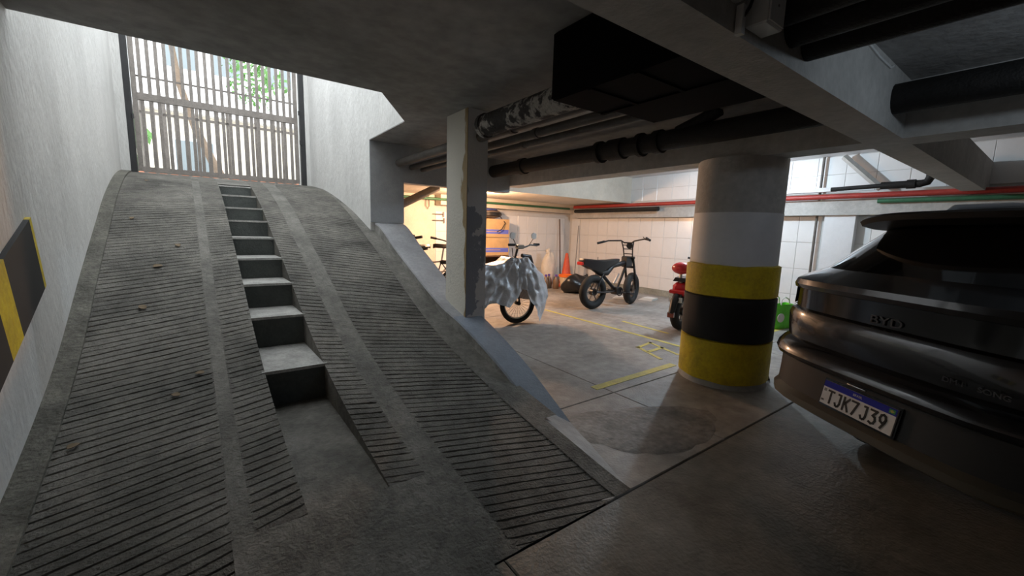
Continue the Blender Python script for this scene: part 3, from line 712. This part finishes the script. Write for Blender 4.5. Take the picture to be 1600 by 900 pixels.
for sg in (1,-1):
    for z in (.61,.645,.745):
        car_band('vent_rib', M['car_plastic'], z, z+.014, off=.010, ts=[sg*tf(f) for f in (.82,.88,.93,.965,.985,.995,.9999)], closed=False)
# spoiler
rows = []
for i in range(21):
    l = -.58+1.16*i/20; q = abs(l)/.58; st = .36+.13*q**3; zt = 1.652-.030*q**4; fr = .80
    rows.append([(st,l,zt),(st+.012,l,zt+.012),(st+.15,l,zt+.022),(fr+.15,l,zt+.026),(fr,l,zt-.06),(st+.10,l,zt-.045),(st+.02,l,zt-.028)])
spo = MB().loft(rows).build('spoiler', M['car_plastic'], car, smooth=40)
for sg in (1,-1):
    MB().tube([(1.02,sg*.58,1.64),(1.18,sg*.61,1.735),(1.6,sg*.62,1.765),(2.2,sg*.62,1.765),(2.65,sg*.60,1.72),(2.8,sg*.56,1.64)], .02, 8).build('roof_rail', M['silver'], car, smooth=60)
# underside, wheels
MB().box(.75,4.3,-.74,.74,.26,.50).build('underbody', M['car_plastic'], car)
for x in (1.08,3.78):
    for sg in (1,-1):
        tw_ = MB().torus((x,sg*.76,.36),.265,.095,'y',36,10,.11).build('tyre', M['rubber'], car, smooth=60)
        MB().lathe([(.19,sg*.83),(.17,sg*.86),(.05,sg*.85),(.0,sg*.86)], x, .36, 20, 'y').build('wheel_rim', M['rim'], tw_, smooth=40)
# licence plate
pl = MB().box(-.004,.004,-.20,.20,-.065,.065).build('licence_plate', M['plate_white'], car); pl['label'] = 'white licence plate with blue band'
pl.location = (.035,0,.66); pl.rotation_euler = (0,R(10),0)
MB().box(-.0055,-.004,-.20,.20,.031,.065).build('blue_band', M['plate_blue'], pl)
MB().box(-.0062,-.0055,-.193,-.163,.038,.058).build('flag', M['plate_green'], pl)
fl = MB(); fl.add([(-.0066,-.178,.055),(-.0066,-.167,.048),(-.0066,-.178,.041),(-.0066,-.189,.048)],[(0,1,2,3)]); fl.build('flag_diamond', M['tape'], pl)
TR = (math.pi/2, 0, -math.pi/2)
GL = {'T': [[(0,1),(1,1)],[(.5,1),(.5,0)]], 'J': [[(.85,1),(.85,.25),(.7,.05),(.5,0),(.25,.03),(.08,.2)],[(.45,1),(.85,1)]],
      'K': [[(.08,1),(.08,0)],[(.95,1),(.12,.42)],[(.40,.60),(1,0)]], '7': [[(0,1),(1,1),(.35,0)]],
      '3': [[(.05,1),(.95,1),(.45,.6),(.8,.52),(.95,.3),(.8,.07),(.45,0),(.1,.07)]],
      '9': [[(.92,.62),(.75,.45),(.5,.40),(.2,.48),(.07,.7),(.2,.92),(.5,1),(.8,.92),(.93,.7),(.85,.45),(.45,0)]]}
def glyph(ch, y0, z0, wd, ht, st):
    b = MB()
    for pl_ in GL[ch]:
        for a_, b_ in zip(pl_[:-1], pl_[1:]):
            A_ = Vector((y0-a_[0]*wd, z0+a_[1]*ht)); B_ = Vector((y0-b_[0]*wd, z0+b_[1]*ht)); d = (B_-A_).normalized(); n_ = Vector((-d.y,d.x))*st/2
            A_ -= d*st*.42; B_ += d*st*.42
            q = [A_+n_,B_+n_,B_-n_,A_-n_]
            b.loft([[(-.004,p.x,p.y) for p in q],[(-.0058,p.x,p.y) for p in q]])
    b.build('plate_character', M['plate_black'], pl)
yc_ = .160
for k_, ch in enumerate('TJK7J39'):
    glyph(ch, yc_-k_*.0475-(.006 if k_ > 3 else 0), -.050, .033, .066, .0105)
text_mesh('plate_country', 'BRASIL', .017, M['plate_white'], pl, (-.0062,0,.048), TR, .0004, 0)
text_mesh('plate_state', 'BR', .016, M['plate_black'], pl, (-.0052,.186,-.045), TR, .0004, 0)
MB().box(-.005,-.0042,.176,.192,.006,.022).build('plate_code', M['metal_grey'], pl)
fr_ = MB().box(.0041,.010,-.212,.212,-.077,.077).build('plate_frame', M['car_black'], pl)
# boot handle above the plate and badges
MB().tube([(.025,.05,.757),(.015,.0,.760),(.025,-.05,.757)], .006, 8).build('boot_handle', M['chrome'], car, smooth=60)
text_mesh('badge_letters', 'BYD', .060, M['badge'], car, (.130,0,1.10), TR, .003, 0, 1.5)
text_mesh('model_letters', 'DM-i', .030, M['badge'], car, (.077,-.36,.925), TR, .0015, 0, 1.3)
text_mesh('model_letters', 'SONG', .030, M['badge'], car, (.078,-.50,.925), TR, .0015, 0, 1.3)

# ------------------------------------------------------------------ black electric bike
eb = thing('electric_bike', 'black fat-tyre electric bike parked near the tiled wall', 'bike', (6.08,5.57,0), R(-3))
def wheel(parent, x, r, rt, m='rubber', spokes=6, rim='rim', w=None, name='wheel', thin=False, z=None, hub=.07):
    z = z if z is not None else r
    t = MB().torus((x,0,z), r-rt, rt, 'y', 36, 10, w or rt).build(name, M[m], parent, smooth=60)
    MB().torus((x,0,z), r-2*rt-.005, .014, 'y', 32, 6, .03 if not thin else .012).build('rim', M[rim], t, smooth=60)
    b = MB()
    for k in range(spokes):
        a = 2*math.pi*k/spokes
        b.tube([(x+.03*math.cos(a),0,z+.03*math.sin(a)),(x+(r-2*rt)*math.cos(a),0,z+(r-2*rt)*math.sin(a))], .012 if not thin else .0025, 5)
    b.build('spokes', M[rim], t)
    MB().lathe([(hub,-.05),(hub,.05)], x, z, 16, 'y').build('hub', M['bike_black'], t, smooth=40)
    return t
wheel(eb, 0, .345, .075); ebf = wheel(eb, 1.24, .345, .075)
# frame loop: seat tail -> seat -> head, down tube, chain stays
MB().tube([(-.28,0,.90),(-.05,0,.84),(.20,0,.72),(.36,0,.72),(.52,0,.86),(.78,0,.90),(.92,0,.93)], [.04,.06,.075,.06,.05,.05,.055], 10).build('frame', M['bike_black'], eb, smooth=60)
MB().tube([(.92,0,.90),(.80,0,.62),(.66,0,.34)], .028, 8).build('down_tube', M['bike_black'], eb, smooth=60)
MB().tube([(.22,0,.70),(.42,0,.52),(.62,0,.36)], .035, 8).build('seat_tube', M['bike_black'], eb, smooth=60)
for sg in (1,-1):
    MB().tube([(0,sg*.09,.345),(.3,sg*.08,.33),(.66,sg*.04,.34)], .018, 6).build('chain_stay', M['bike_black'], eb, smooth=60)
    MB().tube([(0,sg*.09,.345),(.12,sg*.08,.60),(.24,sg*.05,.74)], .016, 6).build('seat_stay', M['bike_black'], eb, smooth=60)
    MB().tube([(1.24,sg*.10,.345),(1.12,sg*.10,.70),(.99,sg*.09,1.02)], .026, 8).build('fork_leg', M['bike_black'], eb, smooth=60)
# seat (long bench)
sec = []
for x, zt, zb, wd in ((-.36,.99,.93,.07),(-.34,1.02,.90,.10),(-.1,1.00,.80,.12),(.15,.98,.76,.12),(.40,.985,.86,.10),(.56,1.0,.91,.08),(.66,1.0,.94,.05)):
    sec.append([(x,-wd,zt-.02),(x,-wd*.7,zt),(x,wd*.7,zt),(x,wd,zt-.02),(x,wd*.8,zb),(x,-wd*.8,zb)])
MB().loft(sec).build('seat', M['bike_black'], eb, smooth=45)
rbox(-.395,-.35,-.07,.07,.89,.955,.01).build('rear_light', M['red_lens'], eb)
# head, battery block, fork crown
rbox(.84,1.02,-.07,.07,.82,1.05,.02).build('head_block', M['bike_black'], eb)
MB().tube([(.97,-.13,1.02),(.97,.13,1.02)], .03, 8).build('fork_crown', M['bike_black'], eb)
MB().tube([(1.06,-.12,.82),(1.06,.12,.82)], .025, 8).build('fork_crown', M['bike_black'], eb)
# handlebar: double ladder stem and swept bars
hbz = MB()
for sg in (1,-1): hbz.tube([(.95,sg*.09,1.03),(.90,sg*.10,1.22),(.86,sg*.13,1.36)], .014, 6)
for z in (1.1,1.2,1.28): hbz.tube([(.95-(z-1.03)*.3,-.1,z),(.95-(z-1.03)*.3,.1,z)], .010, 6)
hbz.build('stem_ladder', M['bike_black'], eb, smooth=60)
MB().tube([(.60,-.54,1.40),(.76,-.38,1.42),(.86,-.14,1.37),(.88,-.08,1.33),(.88,.08,1.33),(.86,.14,1.37),(.76,.38,1.36),(.60,.54,1.30)], .015, 8).build('handlebar', M['bike_black'], eb, smooth=60)
for sg, z in ((1,1.30),(-1,1.40)):
    MB().tube([(.59,sg*.55,z),(.70,sg*.44,z+.04)], .024, 8).build('grip', M['rubber'], eb, smooth=60)
    MB().tube([(.74,sg*.36,z+.06),(.65,sg*.43,z+.02)], .008, 6).build('brake_lever', M['bike_black'], eb, smooth=60)
MB().lathe([(.065,-.0),(.07,.04),(.05,.08),(.0,.085)], 0, 1.27, 16, 'x').build('headlamp', M['bike_black'], eb, smooth=40).location = (.97,0,0)
rbox(.58,.74,-.08,.08,.26,.42,.02).build('motor', M['bike_black'], eb)
cw = MB().torus((.66,-.10,.33),.085,.012,'y',24,6).build('chainring', M['bike_black'], eb, smooth=60)
MB().tube([(.66,-.13,.33),(.80,-.14,.30),(.82,-.20,.30)], .013, 6).build('crank', M['bike_black'], eb)
MB().box(.77,.89,-.29,-.19,.285,.31).build('pedal', M['bike_black'], eb)
MB().tube([(.66,.13,.33),(.54,.14,.36)], .013, 6).build('crank', M['bike_black'], eb)
MB().tube([(.50,-.07,.50),(.62,-.08,.70)], .02, 6).build('lock', M['silver'], eb)
MB().tube([(.3,.12,.30),(.22,.22,.0)], .010, 6).build('kickstand', M['bike_black'], eb)

# front end turned to the left
sa = R(20); pv = Vector((.98,0,0)); off = pv-Matrix.Rotation(sa,3,'Z')@pv
for o in list(eb.children):
    nm = o.name.split('.')[0]
    if nm in ('fork_leg','fork_crown','stem_ladder','handlebar','grip','brake_lever','headlamp') or o is ebf:
        lo = Vector(o.location); o.location = off+Matrix.Rotation(sa,3,'Z')@lo; o.rotation_euler = (0,0,sa)

# ------------------------------------------------------------------ bike under the silver cover
cb = thing('covered_bike', 'bike half hidden under a crumpled silver cover', 'bike', (3.98,5.27,0), R(-4))
wheel(cb, 0, .335, .038, spokes=24, rim='spoke', thin=True, hub=.03); wheel(cb, -1.05, .335, .038, spokes=24, rim='spoke', thin=True, hub=.03)
for sg in (1,-1):
    MB().tube([(0,sg*.06,.335),(-.06,sg*.06,.66),(-.08,sg*.05,.86)], .015, 8).build('fork_leg', M['bike_black'], cb, smooth=60)
MB().tube([(-.08,0,.80),(-.10,0,1.0),(-.02,0,1.28)], .018, 8).build('stem', M['bike_black'], cb, smooth=60)
MB().tube([(-.1,0,.9),(-.55,0,.42),(-1.05,0,.335)], .025, 8).build('frame', M['bike_black'], cb, smooth=60)
MB().tube([(-.1,0,.95),(-.75,0,.85),(-1.05,0,.335)], .022, 8).build('frame', M['bike_black'], cb, smooth=60)
MB().tube([(-.24,-.12,1.285),(-.12,-.07,1.295),(-.05,-.02,1.25),(0,.0,1.25),(.14,.04,1.25),(.26,.06,1.285),(.42,.10,1.27)], .013, 8).build('handlebar', M['bike_black'], cb, smooth=60)
for px, py in ((-.22,-.12),(.40,.10)): MB().tube([(px-.06*(1 if px<0 else -1)*1,py,1.29),(px+.05*(1 if px<0 else -1),py,1.29)], .02, 8).build('grip', M['rubber'], cb)
for x0, x1, y_ in ((-.10,-.17,-.06),(.22,.31,.05)):
    ms = MB().tube([(x0,y_,1.28),(x1,y_,1.40)], .007, 6).build('mirror_stalk', M['bike_black'], cb)
    MB().lathe([(.0,y_-.012),(.05,y_-.010),(.056,y_),(.04,y_+.02),(.0,y_+.025)], x1, 1.43, 18, 'y').build('mirror', M['mirror'], ms, smooth=40)
rbox(-.06,.06,-.05,.03,1.22,1.29,.01).build('display', M['spoke'], cb)
MB().tube([(-.2,-.1,1.24),(-.22,-.16,1.12),(-.08,-.14,1.06),(.05,-.10,1.10)], .006, 6).build('brake_cable', M['bike_black'], cb, smooth=60)
MB().tube([(.02,-.05,1.12),(.20,-.02,1.10),(.26,.0,.98)], .03, 8).build('basket_bracket', M['bike_black'], cb, smooth=60)
# cover cloth: draped sheet with an arched hem that opens over the wheel
cv = MB(); NX, NR = 90, 64; rows = []
hem = [(-1.15,.30),(-.9,.30),(-.55,.42),(-.33,.33),(-.2,.42),(-.06,.60),(.0,.58),(.10,.42),(.22,.20),(.34,.03),(.42,.10),(.52,.25),(.60,.40)]
top = [(-1.15,.92),(-.75,1.0),(-.5,.97),(-.36,1.03),(-.24,1.09),(.06,1.085),(.18,1.0),(.32,.88),(.46,.78),(.56,.62),(.60,.50)]
for i in range(NX+1):
    x = -1.15+1.75*i/NX; h = interp(hem,x,False); tp = interp(top,x,False)
    endf = max(.10, min(1,(.62-x)/.40))
    row = []
    for j in range(NR+1):
        s_ = -1+2*j/NR; q = abs(s_)
        h2 = .35 if s_ > 0 else h
        z = tp-(tp-h2)*max(0,(q-.16)/.84)
        wv = (.02+.13*min(1,q/.22)**.6+.10*q)*endf
        a1 = math.atan2(z-1.25, x+.08)
        f1 = 1-abs(noise.noise(Vector((a1*5.5, math.hypot(z-1.25,x+.08)*1.6, s_*1.2))))*2
        f2 = 1-abs(noise.noise(Vector((x*6+2, z*6, s_*2+5))))*2
        amp = .35+.65*min(1,q/.3)
        fold = amp*(.055*(f1-.5)+.040*(f2-.5))*max(endf,.35)
        row.append((x+.02*noise.noise(Vector((x*4,z*5,s_))), math.copysign(wv+fold, s_)*min(1,q/.05), z+.02*noise.noise(Vector((x*7,z*3,9)))))
    rows.append(row)
cvo = cv.loft(rows, closed=False).build('silver_cover', M['cover'], None, smooth=70)
cvo.location = (3.98,5.27,0); cvo.rotation_euler = (0,0,R(-4)); tag(cvo, 'crumpled silver cloth cover draped over the parked bike', 'bike cover')

# ------------------------------------------------------------------ red scooter behind the column
scn = thing('red_scooter', 'red and black scooter half hidden behind the round column', 'scooter', (6.03,3.62,0), R(8))
wheel(scn, 0, .30, .07, spokes=8, hub=.06); wheel(scn, 1.15, .28, .06, spokes=8, hub=.06)
sec = []
for x, zt, zb, wd in ((-.16,.74,.60,.06),(-.10,.77,.56,.12),(.1,.78,.54,.15),(.35,.76,.50,.15),(.55,.70,.40,.14)):
    sec.append([(x,-wd,zb+.03),(x,-wd,zt-.05),(x,-wd*.6,zt),(x,wd*.6,zt),(x,wd,zt-.05),(x,wd,zb+.03),(x,wd*.6,zb),(x,-wd*.6,zb)])
MB().loft(sec).build('body_shell', M['red_box'], scn, smooth=45)
sec = [[(x,-wd,z),(x,-wd*.7,z+.06),(x,wd*.7,z+.06),(x,wd,z)] for x,z,wd in ((-.14,.79,.11),(.1,.80,.15),(.35,.79,.15),(.58,.77,.12))]
MB().loft(sec).build('seat', M['bike_black'], scn, smooth=45)
br = MB().tube([(-.08,0,.76),(-.12,0,.86),(-.11,0,.95)], .025, 8).build('backrest_post', M['spoke'], scn)
MB().blob((-.12,0,1.0), .08,.15,.095, 16,10,.02).build('backrest', M['red_box'], br, smooth=60)
rbox(-.22,-.15,-.12,.12,.60,.66,.012).build('tail_lamp', M['red_lens'], scn)
rbox(-.24,-.22,-.10,.10,.47,.55,.004).build('number_plate', M['plate_white'], scn)
sec = [[(-.36+.05*math.cos(a)*0-.0,0,0)] for a in (0,)]
MB().tube([(-.34,0,.30),(-.28,0,.48),(-.15,0,.60),(.05,0,.64)], [.05,.06,.06,.05], 8).build('rear_mudguard', M['bike_black'], scn, smooth=60)
rbox(-.37,-.33,-.05,.05,.24,.33,.01).build('reflector', M['tail'], scn)
MB().tube([(.55,0,.45),(.75,0,.30),(1.0,0,.32),(1.02,0,.9),(.95,0,1.1)], .07, 8).build('frame', M['red_box'], scn, smooth=60)
MB().tube([(.88,-.33,1.12),(.95,0,1.1),(.88,.33,1.12)], .018, 8).build('handlebar', M['bike_black'], scn, smooth=60)

# ------------------------------------------------------------------ bicycles behind the parapet
def bicycle(label, loc, rz, m, sad):
    t = thing('bicycle', label, 'bicycle', loc, rz, 'bicycles in the storage corner')
    wheel(t, 0, .34, .022, spokes=20, rim='spoke', thin=True, hub=.03); wheel(t, 1.04, .34, .022, spokes=20, rim='spoke', thin=True, hub=.03)
    MB().tube([(0,0,.34),(.42,0,.30),(.88,0,.72),(.28,0,.78),(.42,0,.30)], .018, 6).build('frame', M[m], t, smooth=60)
    MB().tube([(0,.03,.34),(.28,.02,.76)], .010, 6).build('seat_stay', M[m], t)
    MB().tube([(1.04,.04,.34),(.92,.03,.70),(.84,0,1.08)], .015, 6).build('fork', M[m], t, smooth=60)
    MB().tube([(.28,0,.76),(.24,0,sad)], .014, 6).build('seat_post', M['spoke'], t)
    sec = [[(x,-wd,z),(x,0,z+.04),(x,wd,z),(x,0,z-.03)] for x,z,wd in ((.06,sad+.02,.05),(.12,sad+.02,.09),(.22,sad,.07),(.38,sad+.01,.025),(.42,sad,.01))]
    MB().loft(sec).build('saddle', M['bike_black'], t, smooth=50)
    MB().tube([(.66,-.32,1.18),(.82,-.2,1.14),(.86,0,1.10),(.82,.2,1.14),(.66,.32,1.18)], .013, 8).build('handlebar', M['bike_black'], t, smooth=60)
    for sg in (1,-1): MB().tube([(.66,sg*.32,1.18),(.75,sg*.25,1.16)], .022, 8).build('grip', M['rubber'], t, smooth=60)
    MB().torus((.42,-.05,.30),.085,.008,'y',24,6).build('chainring', M['spoke'], t)
    MB().tube([(.42,-.07,.30),(.5,-.09,.16)], .010, 6).build('crank', M['spoke'], t)
    return t
bicycle('black bicycle behind the parapet with its raised handlebar showing', (3.78,6.95,0), R(168), 'bike_black', 1.02).scale = (1.15,1.15,1.15)
bicycle('grey bicycle behind the parapet with a high saddle', (3.05,7.5,0), R(12), 'bike_grey', 1.02).scale = (1.12,1.12,1.12)
bicycle('grey bicycle standing closest to the pillar in storage', (3.55,6.30,0), R(160), 'bike_grey', .92)
# hooks on the warm wall
for i,(x,z,ln) in enumerate(((4.25,2.02,.30),(4.36,1.86,.30),(4.36,1.71,.32))):
    if i == 0:
        t = thing('wall_hook', 'looped cord hanging from the storage ceiling', 'cord', (x,9.30,2.3))
        MB().tube([(-.06,0,0),(-.07,0,-.25),(-.02,0,-.33),(.02,0,-.25),(0,0,0)], .008, 6).build('cord_loop', M['metal_grey'], t, smooth=60)
    else:
        t = thing('wall_bracket', ('upper' if i == 1 else 'lower')+' thin shelf bracket on the warm storage wall', 'bracket', (x,9.31,z))
        MB().tube([(0,0,0),(ln,0,.005)], .012, 6).build('arm', M['metal_grey'], t); MB().box(ln-.02,ln+.01,-.01,.02,-.06,.06).build('wall_fixing', M['metal_grey'], t)

# ------------------------------------------------------------------ boxes, bundle
for (z0,z1,lb) in ((.86,1.32,'lower printed cardboard box of the stack'),(1.33,1.80,'upper printed cardboard box holding the brown bundle')):
    t = thing('cardboard_box', lb, 'box', (5.95,9.04,z0), 0, 'cardboard boxes in the storage area')
    h = z1-z0
    rbox(-.42,.36,-.22,.22,0,h-.002,.006).build('carton', M['card'], t)
    MB().box(-.39,.34,-.2215,-.2195,.09,.20).build('printed_band', M['box_band'], t)
    MB().box(-.36,.10,-.2225,-.2215,.14,.155).build('printed_text_bar', M['card'], t)
t = thing('low_shelf', 'brown wooden shelf unit under the cardboard boxes', 'shelf', (5.90,9.03,0))
for x in (-.42,.38): MB().box(x-.02,x+.02,-.24,.24,0,.83).build('side_panel', M['wood'], t)
MB().box(-.44,.40,-.25,.25,.83,.858).build('shelf_top', M['wood'], t); MB().box(-.40,.36,-.23,.23,.38,.41).build('shelf_board', M['wood'], t)
MB().box(-.40,.36,.21,.23,.0,.83).build('back_panel', M['wood'], t)
t = thing('brown_bundle', 'rolled brown tarp with blue cloth on the cardboard boxes', 'bundle', (5.78,8.99,1.802))
MB().blob((0,0,.125), .34,.22,.13, 20,12,.10,5,flat=.003).build('tarp', M['bundle'], t, smooth=60)
MB().blob((-.03,-.08,.225), .20,.14,.035, 14,8,.15,8).build('blue_cloth', M['blue_cloth'], t, smooth=60)
b = MB()
for k in range(3): b.torus((0,0,.12+.03*(k-1)), .28+.008*k, .014, 'z', 30, 6, .014)
b.build('hose_coil', M['bike_black'], t, smooth=60)
MB().tube([(.28,-.05,.10),(.38,-.20,-.1),(.24,-.25,-.26),(.10,-.25,-.33)], .012, 6).build('hose_end', M['bike_black'], t, smooth=60)

# ------------------------------------------------------------------ clutter by the corner
t = thing('traffic_cone', 'red traffic cone standing by the corner', 'cone', (7.98,8.35,0))
MB().lathe([(.19,.04),(.175,.06),(.04,.92),(.03,.94),(.0,.94)], n=24).build('cone_body', M['cone'], t, smooth=40)
rbox(-.24,.24,-.24,.24,0,.045,.012).build('cone_foot', M['cone'], t)
t = thing('bucket', 'cream bucket with orange rim beside the cone', 'bucket', (7.62,7.98,0))
MB().lathe([(.13,0),(.175,.33),(.17,.33),(.125,.012),(0,.012)], n=24).build('bucket_body', M['bucket'], t, smooth=40)
MB().lathe([(.175,.325),(.192,.33),(.192,.39),(.165,.395),(.165,.33)], n=24).build('bucket_rim', M['orange'], t, smooth=40)
t = thing('white_sack', 'crumpled white plastic sack leaning in the corner', 'sack', (7.75,8.85,0))
MB().blob((0,0,.44), .20,.18,.50, 18,14,.14,3,flat=.004).build('sack_body', M['white_bag'], t, smooth=60)
MB().blob((-.02,0,.96), .07,.06,.08, 10,6,.2,4).build('sack_tie', M['white_bag'], t, smooth=60)
for i,(x,y_) in enumerate(((7.15,8.25),(7.32,8.32),(7.40,8.12))):
    t = thing('bottle', ('left','middle','right')[i]+' brown bottle of the three beside the bucket', 'bottle', (x,y_,0), 0, 'bottles beside the bucket')
    MB().lathe([(.075,0),(.08,.02),(.08,.22),(.035,.30),(.03,.33),(0,.33)], n=16).build('bottle_body', M['bottle'], t, smooth=40)
    MB().lathe([(.034,.33),(.034,.38),(0,.38)], n=12).build('cap', M['purple'], t)
for i,(p0,p1,lb) in enumerate((((8.50,9.28,1.90),(8.42,9.05,.0),'dark broom handle leaning in the corner'),((8.93,8.9,1.72),(8.70,8.75,.0),'thin grey squeegee pole leaning on the tiled wall'))):
    t = thing('broom' if i == 0 else 'squeegee', lb, 'broom' if i == 0 else 'squeegee', p1)
    d = Vector(p0)-Vector(p1)
    MB().tube([d*.04,d], .018 if i == 0 else .014, 8).build('handle', M['wood'] if i == 0 else M['metal_grey'], t, smooth=60)
    if i == 0: MB().loft([[(-.06,-.03,.10),(.06,-.03,.10),(.06,.03,.10),(-.06,.03,.10)],[(-.13,-.04,0),(.13,-.04,0),(.13,.04,0),(-.13,.04,0)]]).build('broom_head', M['cone'], t)
    else: MB().box(-.18,.18,-.015,.015,0,.05).build('blade', M['rubber'], t)
t = thing('dustpan', 'grey dustpan standing against the tiled wall', 'dustpan', (8.75,7.9,0))
MB().loft([[(-.03,-.10,0),(.03,-.10,0),(.03,.10,0),(-.03,.10,0)],[(-.012,-.02,.62),(.012,-.02,.62),(.012,.02,.62),(-.012,.02,.62)]]).build('pan', M['metal_grey'], t)
MB().tube([(0,0,.6),(0,0,.85)], .012, 6).build('handle', M['metal_grey'], t)
t = thing('black_bag', 'lumpy black rubbish bag behind the electric bike', 'bag', (7.38,7.32,0))
MB().blob((0,0,.22), .42,.30,.24, 22,12,.16,9,flat=.004).build('bag_body', M['black_bag'], t, smooth=60)
MB().blob((.30,-.02,.36), .08,.07,.09, 10,6,.25,4).build('bag_knot', M['black_bag'], t, smooth=60)
for i,(x,y_,a,sz) in enumerate(((8.15,5.75,.2,.32),(7.72,6.20,.5,.26))):
    t = thing('paper_pile', ('flat white paper pile on the floor by the tiled wall','crumpled papers on the floor behind the bike')[i], 'papers', (x,y_,0), a)
    for k in range(4): MB().box(-sz/2+.02*k,sz/2+.015*k,-.16,.16-.02*k,.001+.012*k,.011+.012*k).build('sheet', M['paper'], t)
# green bag
t = thing('green_bag', 'bright green reusable bag on the floor by the wall', 'bag', (7.72,2.84,0), R(-18))
rings = []
for z, a_, b_ in ((.0,.20,.11),(.02,.225,.125),(.15,.235,.13),(.30,.25,.12),(.41,.255,.10)):
    rings.append([(a_*math.copysign(abs(math.cos(q))**.5,math.cos(q))+.012*math.sin(5*q+9*z), b_*math.copysign(abs(math.sin(q))**.5,math.sin(q))+.014*math.sin(4*q+11*z), z+.01*math.sin(3*q)*(z>.3)) for q in [2*math.pi*k/28 for k in range(28)]])
rings.append([(x*.93,y_*.9,z-.10) for x,y_,z in rings[-1]])
MB().loft(rings, True, True).build('bag_body', M['green_bag'], t, smooth=60)
for sg in (1,-1): MB().tube([(-.10,sg*.10,.40),(-.08,sg*.09,.50),(0,sg*.08,.54),(.08,sg*.09,.50),(.10,sg*.10,.40)], .010, 6).build('bag_handle', M['white_bag'], t, smooth=60)
MB().lathe([(.0,-.143),(.075,-.142),(.075,-.135),(0,-.13)], -.12, .20, 18, 'y').build('white_print', M['white_bag'], t)
# leaves on the ramp
for i,(u,y_) in enumerate(((-.45,7.3),(-.30,4.9),(-.38,4.3),(-.05,3.45),(-.18,3.25),(-.60,2.95),(-.15,5.3),(-.52,5.9))):
    b = MB(); s_ = random.uniform(.03,.05); a = random.uniform(0,6)
    pts = [(math.cos(q)*s_*(1 if abs(math.sin(q))<.3 else .75), math.sin(q)*s_*.6) for q in [2*math.pi*k/9 for k in range(9)]]
    top_ = [(x*math.cos(a)-y*math.sin(a), x*math.sin(a)+y*math.cos(a), .008+.35*abs(y)) for x,y in pts]
    b.loft([[(x,y,z-.003) for x,y,z in top_], top_])
    o = b.build('dry_leaf', M['leaf_dry']); o.location = (ux(u,y_),y_,P(y_)+.004); o.rotation_euler = (math.atan((P(y_+.05)-P(y_-.05))/.1),0,0)
    tag(o, 'small curled dry leaf on the left grooved lane, '+('closest to the gate','fifth from the ramp foot','fourth from the ramp foot','third from the ramp foot','second from the ramp foot','closest to the ramp foot','sixth from the ramp foot','second closest to the gate')[i], 'leaf', 'dry leaves on the ramp')
